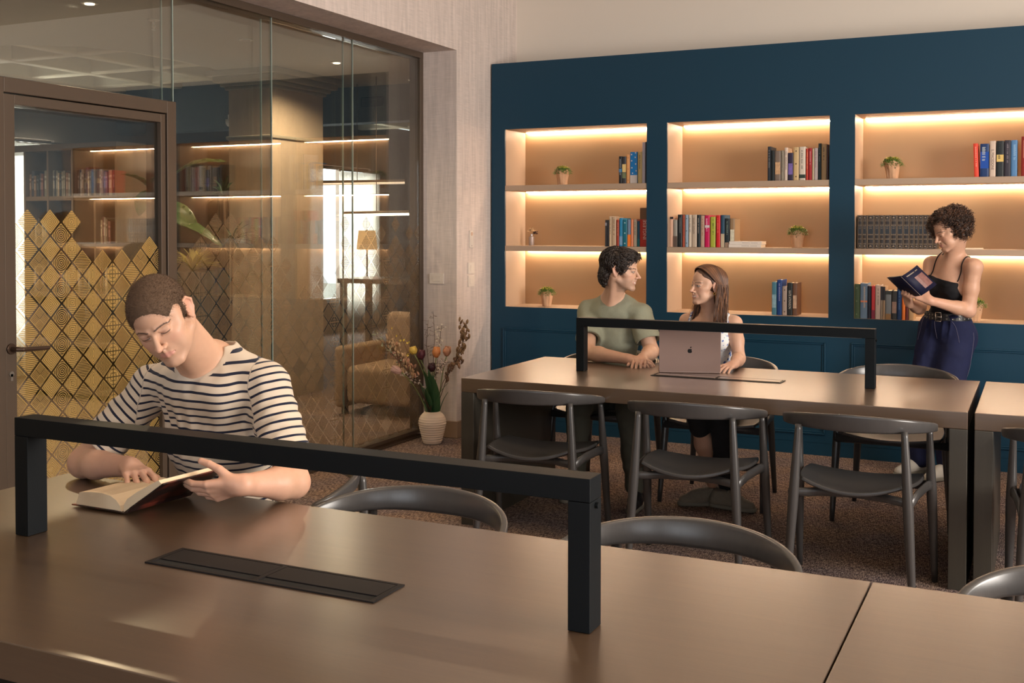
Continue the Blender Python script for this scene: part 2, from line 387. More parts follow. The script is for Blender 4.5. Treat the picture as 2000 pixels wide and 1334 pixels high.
for a, b in zip(JY[:-1], JY[1:]):
    if abs(a - 3.29) < .01: continue
    p = st('window_%d' % n, MB().box(XG - .010, XG, a + .003, b - .003, .055, 2.745), M_GLASS)
    MBr = MB().box(XG - .085, XG - .075, a + .003, b - .003, .055, 2.745); r_ = MBr.build('rear_pane', M_GLASS, p)
    e = MB()
    for yy in ((b,) if b < 6.8 else ()):
        e.box(XG - .010, XG + .0005, yy - .003, yy + .003, .055, 2.744); e.box(XG - .085, XG - .075, yy - .003, yy + .003, .055, 2.744)
    if e.v: e.build('joint', M_GEDGE, p)
    f = film('printed_film', a + .004, b - .004, p, tops); f.location.x = XG + .0015
    n += 1
# the pane above the door
p = st('window_%d' % n, MB().box(XG - .010, XG, 3.293, 4.357, 2.17, 2.745), M_GLASS)
MB().box(XG - .085, XG - .075, 3.293, 4.357, 2.17, 2.745).build('rear_pane', M_GLASS, p)
e = MB().box(XG - .010, XG + .0005, 4.357, 4.363, 2.17, 2.744).box(XG - .085, XG - .075, 4.357, 4.363, 2.17, 2.744); e.build('joint', M_GEDGE, p)
# door: outer frame, leaf frame, pane, handle, lock
d = MB(); x0, x1 = -4.15, XG + .03
d.box(x0, x1, 3.25, 3.305, .001, 2.165).box(x0, x1, 4.285, 4.35, .001, 2.165).box(x0, x1, 3.305, 4.285, 2.10, 2.165)
door = st('door_1', d, M_FRAME, bevel=.003)
lf = MB(); x1 = XG + .022; lf.box(x0 + .01, x1, 3.31, 3.365, .012, 2.095).box(x0 + .01, x1, 4.248, 4.28, .012, 2.095).box(x0 + .01, x1, 3.365, 4.248, 2.052, 2.095).box(x0 + .01, x1, 3.365, 4.248, .012, .10)
leaf = lf.build('door_leaf', M_FRAME, door, bevel=.002)
MB().box(XG - .012, XG - .002, 3.365, 4.248, .10, 2.052).build('pane', M_GLASS, door)
MB().box(XG - .085, XG - .075, 3.365, 4.248, .10, 2.052).build('pane', M_GLASS, door)
f = film('printed_film', 3.367, 4.246, door, tops, .10); f.location.x = XG
hd = MB().tube([(XG + .022, 3.335, .985), (XG + .065, 3.335, .985), (XG + .075, 3.35, .984), (XG + .075, 3.49, .978)], [.011, .011, .010, .010], 12).lathe([(.0, 0), (.024, 0), (.024, .006), (0, .006)])
hd = MB().tube([(XG + .021, 3.335, .985), (XG + .065, 3.335, .985), (XG + .078, 3.348, .984), (XG + .078, 3.49, .978)], [.011, .011, .011, .010], 12)
hd.tube([(XG + .021, 3.335, .985), (XG + .030, 3.335, .985)], .024, 20); hd.build('door_handle', mat('dark bronze', sr(84, 66, 54), .3, .6), door, smooth=False, bevel=.002)
lk = MB().tube([(XG + .021, 3.335, .875), (XG + .027, 3.335, .875)], .012, 16).box(XG + .021, XG + .027, 3.329, 3.341, .845, .875); lk.build('lock', mat('brushed steel', sr(190, 180, 168), .3, .9), door)

# ---------------------------------------------------------------- the lounge seen through the glass
M_DARKW = mat('dark teal wall', sr(62, 66, 66), .8); M_LWALL = mat('brown wall', sr(98, 84, 72), .85)
M_COFF = mat('coffer blue grey', sr(118, 134, 142), .8); M_BEAM = mat('cream beam', sr(188, 174, 148), .8); M_LCEIL = mat('lounge ceiling', sr(150, 142, 126), .85)
w = MB()
for (a, b) in ((-3.2, 7.25), (8.15, 12.6), (14.1, 16)): w.box(-9.35, -9.2, a, b, 0, 3.1)
w.box(-9.35, -9.2, 7.25, 8.15, 2.42, 3.1).box(-9.35, -9.2, 7.25, 8.15, 0, .45).box(-9.35, -9.2, 12.6, 14.1, 2.42, 3.1).box(-9.35, -9.2, 12.6, 14.1, 0, .45)
st('wall_lounge', w, M_LWALL)
st('wall_lounge_end', MB().box(-9.35, -4.0, 15.5, 15.7, 0, 3.1), M_LWALL)
st('wall_lounge_near', MB().box(-9.35, -4.12, -3.2, -3.0, 0, 3.3), M_LWALL)
st('wall_lounge_right', MB().box(-4.12, -3.9, 8.0, 15.7, 0, 3.1), M_LWALL)
window('window_12', -9.35, -9.2, 7.25, 8.15, .45, 2.42, 'X'); window('window_13', -9.35, -9.2, 12.6, 14.1, .45, 2.42, 'X')
# flat ceiling with a curved edge, then a coffered field
arc = [(-4.12, -3.2), (-9.3, -3.2), (-9.3, 5.55), (-8.2, 5.6), (-7.4, 5.72), (-6.95, 5.88), (-6.62, 6.12), (-6.45, 6.5), (-6.42, 7.0), (-6.5, 7.55), (-6.6, 9.0), (-4.12, 9.0)]
st('ceiling_lounge', MB().prism(list(reversed(arc)), 2.9, 3.02), M_LCEIL)
st('ceiling_coffer', MB().box(-9.35, -4.0, 5.4, 15.7, 3.22, 3.32), M_COFF)
bm_ = MB()
for x in (-9.1, -8.3, -7.5, -6.9): bm_.box(x - .06, x + .06, 5.4, 9.0, 3.0, 3.22)
for y in (6.0, 6.9, 7.8, 8.6): bm_.box(-9.2, -6.5, y - .06, y + .06, 3.005, 3.22)
for x in (-8.4, -7.2, -6.0, -4.8): bm_.box(x - .07, x + .07, 9.2, 15.5, 2.98, 3.22)
for y in (10.2, 11.4, 12.6, 13.8): bm_.box(-9.2, -4.15, y - .07, y + .07, 2.99, 3.22)
st('trim_3', bm_, M_BEAM, bevel=.02, seg=3)
st('wall_lounge_beam', MB().box(-9.2, -4.12, 9.0, 9.2, 2.55, 3.22), M_DARKW)
cl = MB().box(-6.5, -6.02, 7.67, 8.42, 0, 2.9)
st('trim_4', cl, linen('column linen', sr(178, 160, 140), .1), bevel=.004)
cr = MB()
for e_, z0, z1 in ((.025, 2.735, 2.765), (.055, 2.765, 2.80), (.10, 2.80, 2.85), (.14, 2.85, 2.899)): cr.box(-6.5 - e_, -6.02 + e_, 7.67 - e_, 8.42 + e_, z0, z1)
cr.box(-6.52, -6.0, 7.65, 8.44, 2.30, 2.33)
st('trim_5', cr, M_LCEIL, bevel=.008)
def curtain(name, x, y0, y1, z0, z1, label):
    m = mat('sheer curtain', sr(250, 245, 235), .9); P = m.node_tree.nodes['Principled BSDF']
    N, L = m.node_tree.nodes, m.node_tree.links; tr = N.new('ShaderNodeBsdfTranslucent'); tr.inputs[0].default_value = (1, .98, .94, 1)
    mx = N.new('ShaderNodeMixShader'); mx.inputs[0].default_value = .62; L.new(P.outputs[0], mx.inputs[1]); L.new(tr.outputs[0], mx.inputs[2]); L.new(mx.outputs[0], N['Material Output'].inputs[0])
    nn = int((y1 - y0) / .012); g = []
    for z in [z0 + (z1 - z0) * k / 10 for k in range(11)]:
        row = []
        for i in range(nn + 1):
            y = y0 + (y1 - y0) * i / nn; a = .028 + .006 * sin(y * 7)
            row.append((x + a * sin(y * 2 * pi / .085 + .5 * sin(z * 1.4 + y * 9)), y, z))
        g.append(row)
    root = thing(name, label, 'curtain')
    MB().sheet(g, thick=.002).build('cloth', m, root, smooth=True)
    MB().tube([(x, y0 - .05, z1 + .02), (x, y1 + .05, z1 + .02)], .012, 8).build('curtain_rail', M_FRAME, root)
    return root
curtain('curtain', -9.10, 7.05, 8.55, .05, 2.36, 'sheer white pleated curtain by the lounge window at far left')
curtain('curtain', -9.10, 13.15, 14.2, .05, 2.34, 'sheer white pleated curtain hanging behind the linear pendant lamps')
# sun blind facade outside
st('ground_outside', MB().box(-30, -9.4, -10, 30, -.4, -.3), mat('pale ground', sr(200, 195, 180), .9))
# ---------------------------------------------------------------- bookcase
NX = [(-3.65, -2.525), (-2.375, -1.258), (-1.097, .02)]
YB, YP, ZB, ZT = 7.43, 7.80, .922, 2.262
SH = [(1.344, 1.383), (1.799, 1.838)]
bc = thing('bookcase', 'dark blue built-in bookcase with warm lit niches across the back wall', 'bookcase', (-3.76, YB, 0))
def W2(mb, name, m, parent=bc, **k):
    mb.v = [(x + 3.76, y - YB, z) for x, y, z in mb.v]; return mb.build(name, m, parent, **k)
f = MB().box(-3.76, 2.7, YB, YB + .02, ZT, 2.76).box(-3.76, 2.7, YB, YB + .02, .62, ZB)
xs = [-3.76] + [v for p in NX for v in p] + [2.7]
for i in range(0, len(xs), 2): f.box(xs[i], xs[i + 1], YB, YB + .02, ZB, ZT)
f.box(-3.76, 2.7, YB + .02, 7.89, 2.742, 2.76).box(-3.76, -3.74, YB + .02, 7.89, 0, 2.742)
W2(f, 'face_panel', M_BLUE)
lo = MB().box(-3.76, 2.7, YB + .001, YB + .02, .085, .62)
W2(lo, 'lower_panel', M_BLUE)
W2(MB().box(-3.74, 2.7, YB + .004, YB + .02, 0, .084), 'plinth', M_BLUE)
for k in range(5):    # raised mouldings of the lower cabinet fronts
    a, b = -3.663 + 1.277 * k, -3.663 + 1.277 * k + 1.113; b = min(b, 2.6)
    fr = MB()
    for (e, t, h) in ((0, .012, .012), (.012, .012, .007)):
        z0, z1 = .14 + e, .765 - e; x0, x1 = a + e, b - e
        fr.box(x0, x1, YB - h, YB + .0005, z1 - t, z1).box(x0, x1, YB - h, YB + .0005, z0, z0 + t).box(x0, x0 + t, YB - h, YB + .0005, z0 + t, z1 - t).box(x1 - t, x1, YB - h, YB + .0005, z0 + t, z1 - t)
    W2(fr, 'panel_moulding', M_BLUE, bevel=.003)
for (a, b) in NX:
    n_ = MB().box(a - .012, b + .012, YP, YP + .01, ZB - .02, ZT + .02)
    bp_ = W2(n_, 'niche_back', M_NICHE)
    s_ = MB().box(a - .012, a, YB + .02, YP, ZB, ZT).box(b, b + .012, YB + .02, YP, ZB, ZT).box(a - .012, b + .012, YB + .0201, YP, ZT, ZT + .012).box(a - .012, b + .012, YB + .0201, YP, ZB - .02, ZB)
    W2(s_, 'niche_lining', M_SHELF)
    for z0, z1 in SH:
        W2(MB().box(a + .0005, b - .0005, YB + .004, YP - .001, z0, z1), 'shelf', M_SHELF, bevel=.0015)
    for z in (ZT - .001, SH[1][0] - .001, SH[0][0] - .001):
        W2(MB().box(a + .02, b - .01, YP - .028, YP - .008, z - .006, z), 'led_strip', M_LED)

# ---------------------------------------------------------------- tables
M_SLOT = mat('socket flap', sr(34, 31, 31), .6, 0, .15)
def table(x0, x1, y0, y1, label, top=.75, t=.072, lw=.072):
    r = thing('library_table', label, 'table', (x0, y0, 0))
    w, d = x1 - x0, y1 - y0
    MB().box(0, w, 0, d, top - t, top).build('tabletop', M_TABLE_WARM, r, bevel=.003)
    M_T2 = M_TABLE_WARM
    for a in (0, w - lw): MB().box(a, a + lw, 0, d, 0, top - t - .0005).build('panel_leg', M_TABLEV, r, bevel=.003)
    return r
M_TABLEV = wood('grey stained oak upright', sr(52, 49, 43), sr(68, 64, 56), .42, 1.0, .12, 'Z')  # same veneer as the tops, without their painted warm light
t1 = table(-2.715, -.320, 1.39, 2.447, 'near dark oak table with the black light bar, where the striped-shirt man reads')
t2 = table(-.3172, 2.08, 1.39, 2.447, 'near dark oak table butted on at the right foreground beyond the seam')
t3 = table(-2.652, -.262, 4.895, 5.94, 'far dark oak table with the laptop, below the bookcase')
t4 = table(-.236, 2.15, 4.895, 5.94, 'far dark oak table cut by the right edge beyond the narrow gap')
def lightbar(x0, x1, y0, y1, zb, h, label, tk):
    r = thing('table_light_bar', label, 'light bar', (x0, y0, zb)); w, d = x1 - x0, y1 - y0
    MB().box(0, tk, 0, d, 0, h - tk - .0005).build('post', M_BLACK, r, bevel=.0015)
    MB().box(w - tk, w, 0, d, 0, h - tk - .0005).build('post', M_BLACK, r, bevel=.0015)
    MB().box(0, w, 0, d, h - tk, h).build('crossbar', M_BLACK, r, bevel=.0015)
    MB().box(tk + .02, w - tk - .02, d * .3, d * .7, h - tk - .003, h - tk).build('led_diffuser', mat('opal diffuser', sr(150, 145, 138), .5), r)
    MB().tube([(w, d * .5, h - .055), (w + .006, d * .5, h - .055)], .006, 12).build('cable_button', M_BLACK, r)
    return r
lightbar(-2.283, -.752, 1.893, 1.952, .7505, .292, 'near black metal light bar straddling the socket flaps in front of the reading man', .045)
lightbar(-2.232, -.700, 5.412, 5.468, .7505, .285, 'far black metal light bar standing behind the silver laptop', .045)
def sockets(x0, x1, y0, y1, z, label, fm=None):
    r = thing('cable_flap_box', label, 'cable box', (x0, y0, z)); w, d = x1 - x0, y1 - y0
    MB().box(0, w, 0, .008, 0, .003).box(0, w, d - .008, d, 0, .003).box(0, .012, .008, d - .008, 0, .003).box(w - .012, w, .008, d - .008, 0, .003).box(w / 2 - .006, w / 2 + .006, .008, d - .008, 0, .003).build('frame', M_SLOT, r)
    for a, b in ((.014, w / 2 - .007), (w / 2 + .007, w - .014)):
        MB().box(a, b, .036, d - .010, .0003, .003).build('flap', fm or M_SLOT, r, bevel=.001)
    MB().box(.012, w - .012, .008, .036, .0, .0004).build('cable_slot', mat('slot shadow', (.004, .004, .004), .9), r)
    return r
sockets(-1.825, -1.210, 1.860, 1.982, .7502, 'near dark cable flap box set in the table under the light bar')
sockets(-1.81, -1.14, 5.40, 5.515, .7502, 'far dark cable flap box set in the table by the laptop', M_TABLE_WARM)

# ---------------------------------------------------------------- chairs
def make_chair():
    r = thing('elbow_chair', '', 'chair')
    # leg positions: rear legs lean out at the foot; front legs carry the ends of the rail
    def leg(p0, p1, r0, rm, r1, n=14):
        a, b = Vector(p0), Vector(p1); pts = [a.lerp(b, t) for t in (0, .1, .3, .55, .62, .8, .97, 1)]
        rad = [r0, r0 * 1.15, (r0 + rm) / 2 * 1.05, rm, rm, (rm + r1) / 2, r1, r1 * .9]
        return MB().tube(pts, rad, n)
    for s in (-1, 1):
        leg((s * .245, -.255, 0), (s * .205, -.225, .715), .0125, .021, .014).build('leg', M_CHAIR, r, smooth=True)
        leg((s * .285, .235, 0), (s * .268, .115, .672), .0125, .021, .013).build('leg', M_CHAIR, r, smooth=True)
    # backrest and arms in one bent rail: superellipse plan, tall at the back, low and flat at the ends
    g = []; n = 44; ring = 14
    vs = []
    for i in range(n + 1):
        u = -1 + 2 * i / n; an = u * R(110)
        sn = sin(an); px = .300 * math.copysign(abs(sn) ** .92, sn)
        py = -.262 * abs(cos(an)) if abs(an) < pi / 2 else .262 * -cos(an) * 1.05
        k = 1 - min(1, abs(u)) ** 1.35
        zc = .686 + .052 * (1 - abs(u) ** 2.0)
        hh = .009 + .027 * k; tt = .0100 + .001 * k
        if abs(u) > .94: f_ = 1 - (abs(u) - .94) / .06 * .55; hh *= f_; tt *= f_
        nx, ny = sin(an), -cos(an); nl = math.hypot(nx, ny)
        for q in range(ring):
            a = 2 * pi * q / ring; ca, sa = cos(a), sin(a)
            e = .45; cx = math.copysign(abs(ca) ** e, ca) * tt; cz = math.copysign(abs(sa) ** e, sa) * hh
            lean = cz * .22 * k
            vs.append((px + nx * (cx + lean), py + ny * (cx + lean), zc + cz))
    fs = [(i * ring + q, i * ring + (q + 1) % ring, (i + 1) * ring + (q + 1) % ring, (i + 1) * ring + q) for i in range(n) for q in range(ring)]
    fs += [tuple(reversed(range(ring))), tuple(n * ring + q for q in range(ring))]
    fs = [tuple(reversed(f)) for f in fs]
    MB().add(vs, fs).build('back_rail', M_CHAIR, r, smooth=True)
    # saddle seat
    g = []; nu, nv = 20, 16
    for j in range(nv + 1):
        v = -1 + 2 * j / nv; row = []
        for i in range(nu + 1):
            u = -1 + 2 * i / nu
            wid = .262 - .05 * (1 - v) / 2 * 1.0
            # squircle outline
            x = u * wid * (1 - .10 * v * v); y = v * .236 * (1 - .08 * u * u) + .008
            z = .450 + .042 * u * u * (.55 + .45 * (1 - v) / 2) - .006 * (1 - v * v) + .006 * v * v * (1 if v < 0 else -1.2)
            row.append((x, y, z))
        g.append(row)
    MB().sheet(g, thick=.016).build('seat', M_CHAIR, r, smooth=False, bevel=.004)
    fr = MB()
    for s in (-1, 1):
        fr.tube([(s * .233, -.243, .438), (s * .245, -.10, .446), (s * .262, .08, .442), (s * .278, .19, .430)], [(.022, .010)] * 4, 8)
    fr.tube([(-.230, -.242, .436), (-.12, -.16, .432), (0, -.13, .430), (.12, -.16, .432), (.230, -.242, .436)], [(.018, .010)] * 5, 8)
    fr.tube([(-.275, .185, .424), (0, .175, .424), (.275, .185, .424)], [(.020, .010)] * 3, 8)
    fr.build('seat_frame', M_CHAIR, r, smooth=True)
    return r
chair0 = make_chair(); used = [False]
def chair(x, y, deg, label, group=None):
    c = chair0 if not used[0] else copy_tree(chair0); used[0] = True
    c.location = (x, y, 0); c.rotation_euler = (0, 0, R(deg)); c['label'] = label
    if group: c['group'] = group
    return c
G1 = 'grey elbow chairs facing the far table'; G2 = 'grey elbow chairs behind the near table'; G3 = 'grey elbow chairs by the bookcase'
chair(-2.155, 4.78, 8, 'grey elbow chair at the left end of the far table, back to the viewer', G1)
chair(-1.375, 4.75, 3, 'grey wooden elbow chair at the middle of the far table, back to the viewer', G1)
chair(-.675, 4.74, 0, 'grey wooden elbow chair at the right end of the far table, back to the viewer', G1)
chair(.18, 4.75, 0, 'grey elbow chair at the far table, cut off by the right photo edge', G1)
chair(-1.53, 2.44, 180, 'empty grey elbow chair behind the near table, beside the striped-shirt man', G2)
chair(-.775, 2.43, 180, 'empty grey elbow chair tucked behind the near table right of the near light bar post', G2)
chair(.15, 2.44, 180, 'empty grey elbow chair tucked behind the near table in the bottom right corner', G2)
chair(-2.20, 2.76, 172, 'grey elbow chair the striped-shirt man sits on', G2)
chair(-.67, 6.02, 180, 'empty grey elbow chair behind the far table in front of the standing woman', G3)
chair(-1.60, 6.02, 180, 'grey elbow chair the long-haired woman with the laptop sits on', G3)
chair(-2.30, 6.05, 176, 'grey elbow chair the man in the green shirt sits on', G3)
BOOKS = [
    ('A3', -2.761, 0.024, 0.1997, (24, 26, 32), 'bars:150,160,170 band:.42,.55,40,120,170', 'slim black paperback with a blue patch, far left, left niche, top shelf'),
    ('A3', -2.7358, 0.0291, 0.1976, (52, 52, 58), 'band:.42,.72,226,196,130 band:.2,.4,110,120,90', 'dark grey paperback with a pale yellow patch, left niche, top shelf'),
    ('A3', -2.7056, 0.029, 0.212, (222, 160, 104), 'dots:190,130,80', 'plain tan paperback left of the starry book, left niche, top shelf'),
    ('A3', -2.6751, 0.0553, 0.2281, (22, 120, 190), 'stars band:0,.27,206,196,190', 'bright blue book patterned with white stars, left niche, top shelf'),
    ('A3', -2.6182, 0.0333, 0.2294, (212, 188, 128), 'bars:70,50,40', 'pale yellow paperback right of the starry book, left niche, top shelf'),
    ('A3', -2.5834, 0.0232, 0.2952, (196, 190, 200), '', 'tall thin grey-lilac book, left niche, top shelf'),
    ('A3', -2.5587, 0.012, 0.2985, (30, 34, 38), '', 'tall black book half hidden by the dark blue upright, left niche, top shelf'),
    ('A2', -2.8688, 0.0152, 0.1929, (40, 44, 52), 'band:.78,.9,150,150,160', 'narrow black book with grey patch at the head, first in line, left niche, middle shelf'),
    ('A2', -2.8524, 0.0144, 0.1927, (26, 26, 34), '', 'narrow black-violet book, second of its row, left niche, middle shelf'),
    ('A2', -2.8369, 0.0223, 0.2205, (206, 182, 152), 'bars:120,96,76', 'cream hardback, left one of a cream pair, left niche, middle shelf'),
    ('A2', -2.8134, 0.0321, 0.2164, (192, 166, 138), 'bars:110,90,70', 'cream hardback, right one of a cream pair, left niche, middle shelf'),
    ('A2', -2.7797, 0.0206, 0.1938, (160, 60, 40), 'bars:210,150,120', 'rust red paperback beside the cream pair, left niche, middle shelf'),
    ('A2', -2.7576, 0.026, 0.2065, (40, 136, 184), 'band:.05,.36,120,160,196', 'sky blue paperback with a pale patch near its foot, left niche, middle shelf'),
    ('A2', -2.73, 0.0338, 0.195, (16, 104, 124), 'dots:200,220,220', 'teal hardback, left niche, middle shelf'),
    ('A2', -2.6946, 0.0258, 0.1965, (120, 140, 168), 'band:0,.44,246,130,50', 'book half slate blue, half orange, left niche, middle shelf'),
    ('A2', -2.6672, 0.018, 0.1963, (240, 150, 110), '', 'thin salmon paperback, left niche, middle shelf'),
    ('A2', -2.6476, 0.0257, 0.196, (196, 180, 160), 'bars:90,90,80', 'greyish cream paperback with dark lettering, left niche, middle shelf'),
    ('A2', -2.6204, 0.0194, 0.1847, (24, 80, 110), 'band:0,.3,18,110,120', 'thin dark teal book beside the big red dictionary, left niche, middle shelf'),
    ('A2', -2.5995, 0.0603, 0.28, (176, 44, 30), 'band:.7,1,110,78,50 text:INGLESE,226,196,180,up', 'large red dictionary lettered INGLESE, beside the blue upright, left niche, middle shelf'),
    ('B3', -1.6834, 0.0223, 0.2358, (28, 38, 48), 'bars:130,130,130', 'black-blue hardback at the far left end, middle niche, top shelf'),
    ('B3', -1.6599, 0.0247, 0.2076, (14, 24, 26), '', 'plain black book, second from the left end, middle niche, top shelf'),
    ('B3', -1.6338, 0.0402, 0.2054, (124, 108, 96), 'photo:200,160,120', 'grey-brown paperback with a pale painted photo, middle niche, top shelf'),
    ('B3', -1.5922, 0.0221, 0.2068, (150, 140, 124), 'bars:96,90,80', 'stone grey paperback, middle niche, top shelf'),
    ('B3', -1.5688, 0.0213, 0.2256, (214, 196, 180), 'bars:110,96,90', 'slim white hardback left of the violet book, middle niche, top shelf'),
    ('B3', -1.546, 0.0364, 0.1888, (44, 34, 62), 'photo:120,100,170', 'short dark violet paperback, middle niche, top shelf'),
    ('B3', -1.5077, 0.0355, 0.2264, (206, 178, 130), 'dots:70,40,30', 'cream-tan book with three dark dots, middle niche, top shelf'),
    ('B3', -1.4687, 0.0408, 0.2276, (214, 202, 186), 'bars:100,90,86 band:.07,.18,40,56,48', 'thick off-white hardback with a green seal at its foot, middle niche, top shelf'),
    ('B3', -1.4265, 0.0176, 0.2134, (196, 58, 38), 'bars:236,150,110', 'bright red paperback, left one of the red pair, middle niche, top shelf'),
    ('B3', -1.4076, 0.0223, 0.2166, (166, 34, 40), 'bars:230,190,190', 'deep red paperback, right one of the red pair, middle niche, top shelf'),
    ('B3', -1.3839, 0.0135, 0.2129, (212, 196, 160), '', 'very thin pale yellow book, middle niche, top shelf'),
    ('B3', -1.3691, 0.0235, 0.2161, (206, 190, 190), 'bars:170,110,120', 'slim white paperback with pinkish lettering, middle niche, top shelf'),
    ('B3', -1.3443, 0.0195, 0.2466, (16, 44, 50), 'bars:130,150,150', 'tall dark green-black book, middle niche, top shelf'),
    ('B3', -1.3235, 0.0334, 0.2427, (190, 158, 112), 'bars:60,44,40', 'tall tan paperback with brown lettering, middle niche, top shelf'),
    ('B3', -1.2887, 0.012, 0.2356, (66, 40, 44), '', 'tall thin maroon book beside the right wall of the niche, middle niche, top shelf'),
    ('B2', -2.3748, 0.025, 0.2168, (226, 184, 160), 'band:.91,.99,30,24,30', 'pale pink hardback with a black cap, first of the row, middle niche, middle shelf'),
    ('B2', -2.3483, 0.0286, 0.1928, (150, 146, 138), 'band:0,.4,96,80,72', 'short grey paperback, second of the row, middle niche, middle shelf'),
    ('B2', -2.3174, 0.0323, 0.2295, (26, 32, 36), 'bars:120,120,120', 'black hardback, third of the row, middle niche, middle shelf'),
    ('B2', -2.2836, 0.0202, 0.2266, (176, 84, 62), 'bars:90,34,28', 'terracotta paperback, middle niche, middle shelf'),
    ('B2', -2.2619, 0.0217, 0.2281, (150, 172, 190), 'dots:90,100,110', 'pale blue paperback, middle niche, middle shelf'),
    ('B2', -2.2373, 0.0231, 0.2278, (224, 208, 188), 'bars:70,70,80', 'slim white paperback with grey lettering, middle niche, middle shelf'),
    ('B2', -2.2127, 0.0356, 0.2281, (194, 176, 156), 'bars:120,104,90', 'thick greige paperback, middle niche, middle shelf'),
    ('B2', -2.1756, 0.0229, 0.227, (30, 42, 48), 'bars:190,180,170', 'black and grey paperback left of the beige one, middle niche, middle shelf'),
    ('B2', -2.1512, 0.0287, 0.2212, (190, 160, 140), 'bars:150,90,66', 'beige paperback left of the magenta one, middle niche, middle shelf'),
    ('B2', -2.1203, 0.0352, 0.2233, (196, 10, 84), 'band:.61,.69,214,206,206 bars:240,190,210', 'magenta paperback with a white band, middle niche, middle shelf'),
    ('B2', -2.0813, 0.0373, 0.2131, (168, 176, 62), 'bars:60,80,40', 'lime green paperback, middle niche, middle shelf'),
    ('B2', -2.0383, 0.0291, 0.2234, (206, 34, 38), 'bars:240,120,100', 'bright red paperback right of the lime green one, middle niche, middle shelf'),
    ('B2', -2.0062, 0.0268, 0.2248, (38, 74, 98), 'band:0,.42,196,178,150', 'book half dark blue, half beige, middle niche, middle shelf'),
    ('B2', -1.9779, 0.0354, 0.2012, (28, 40, 46), 'bars:120,140,130 band:0,.17,150,124,104', 'black paperback at the right end of the upright row, middle niche, middle shelf'),
    ('B2', -1.9411, 0.0327, 0.199, (150, 122, 92), 'photo:236,214,186', 'brown and white photo paperback against the lying books, middle niche, middle shelf'),
    ('B1', -1.6535, 0.0335, 0.2248, (74, 128, 148), 'photo:140,180,196', 'teal blue paperback, first of the short row, middle niche, bottom shelf'),
    ('B1', -1.6172, 0.0334, 0.2408, (16, 62, 128), 'bars:170,160,200', 'royal blue hardback, tallest of the short row, middle niche, bottom shelf'),
    ('B1', -1.5816, 0.0312, 0.1959, (176, 160, 150), 'dots:90,76,70', 'pale grey-beige paperback, lowest of the short row, middle niche, bottom shelf'),
    ('B1', -1.5491, 0.0359, 0.2217, (34, 40, 42), 'text:KATE ATKINSON,214,206,196,down', 'black paperback with large pale capital letters, middle niche, bottom shelf'),
    ('B1', -1.5112, 0.0289, 0.2219, (112, 80, 62), 'photo:206,176,150', 'brown photo paperback, last of the short row, middle niche, bottom shelf'),
    ('C3', -0.3784, 0.028, 0.2137, (226, 72, 50), 'bars:250,170,150', 'slim vermilion paperback at the left end, right niche, top shelf'),
    ('C3', -0.3451, 0.0515, 0.2105, (10, 50, 104), 'band:.26,.76,0,72,168 bars:180,190,190', 'thick royal blue hardback, right niche, top shelf'),
    ('C3', -0.2901, 0.0353, 0.2268, (212, 190, 172), 'text:IL MACEDONE,90,74,66,down', 'off-white book lettered IL MACEDONE, right niche, top shelf'),
    ('C3', -0.2512, 0.0428, 0.2256, (28, 36, 38), 'band:.42,.62,222,190,110 bars:0,0,0', 'black hardback with a gold emblem, right niche, top shelf'),
    ('C3', -0.2061, 0.0367, 0.2279, (46, 42, 54), 'bars:140,130,136', 'charcoal hardback right of the gold-emblem book, right niche, top shelf'),
    ('C3', -0.1677, 0.0359, 0.2276, (84, 132, 180), 'bars:150,186,214', 'light blue glossy hardback, right niche, top shelf'),
    ('C3', -0.1099, 0.0385, 0.2474, (140, 32, 22), 'bars:210,150,120', 'tall brick red book at the edge of the photo, right niche, top shelf'),
    ('C1', -1.1043, 0.041, 0.2271, (70, 92, 58), 'dots:120,140,100', 'thick moss green book at the left end, right niche, bottom shelf'),
    ('C1', -1.0614, 0.0453, 0.2325, (110, 138, 166), 'band:.46,.51,240,140,90 text2:0 bars:220,196,170', 'thick grey-blue book with an orange band, right niche, bottom shelf'),
    ('C1', -1.0141, 0.0213, 0.2149, (26, 24, 44), '', 'thin black-violet book left of the red one, right niche, bottom shelf'),
    ('C1', -0.9909, 0.0231, 0.2156, (208, 58, 64), 'band:0,.27,136,30,58', 'bright red paperback fading to crimson, right niche, bottom shelf'),
    ('C1', -0.9659, 0.0314, 0.2229, (204, 184, 172), 'bars:120,104,96', 'off-white hardback right of the red one, right niche, bottom shelf'),
    ('C1', -0.9332, 0.0134, 0.2142, (160, 142, 122), 'band:.58,1,30,26,34', 'thin book, dark above and grey below, left twin, right niche, bottom shelf'),
    ('C1', -0.9185, 0.0134, 0.213, (186, 154, 122), 'band:.58,1,28,24,34', 'thin book, dark above and tan below, right twin, right niche, bottom shelf'),
    ('C1', -0.9037, 0.0362, 0.187, (118, 124, 128), 'band:.87,1,40,46,42 band:0,.2,150,112,66', 'grey-blue photo paperback, shorter than its neighbours, right niche, bottom shelf'),
    ('C1', -0.8656, 0.0335, 0.1866, (44, 44, 42), 'photo:150,120,104', 'black photo paperback behind the hands of the standing woman, right niche, bottom shelf'),
    ('C1', -0.8303, 0.0277, 0.2144, (6, 44, 88), 'bars:80,120,160', 'navy hardback, tall, partly behind the hand of the standing woman, right niche, bottom shelf'),
    ('C1', -0.8006, 0.0201, 0.1809, (226, 116, 40), '', 'orange paperback low behind the hands, right niche, bottom shelf'),
    ('C1', -0.7792, 0.0188, 0.1708, (100, 34, 30), 'bars:190,120,90', 'maroon paperback by the belt of the standing woman, right niche, bottom shelf'),
    ('C1', -0.7592, 0.0287, 0.1672, (176, 140, 98), '', 'sand-coloured book at the hip of the standing woman, right niche, bottom shelf'),
]
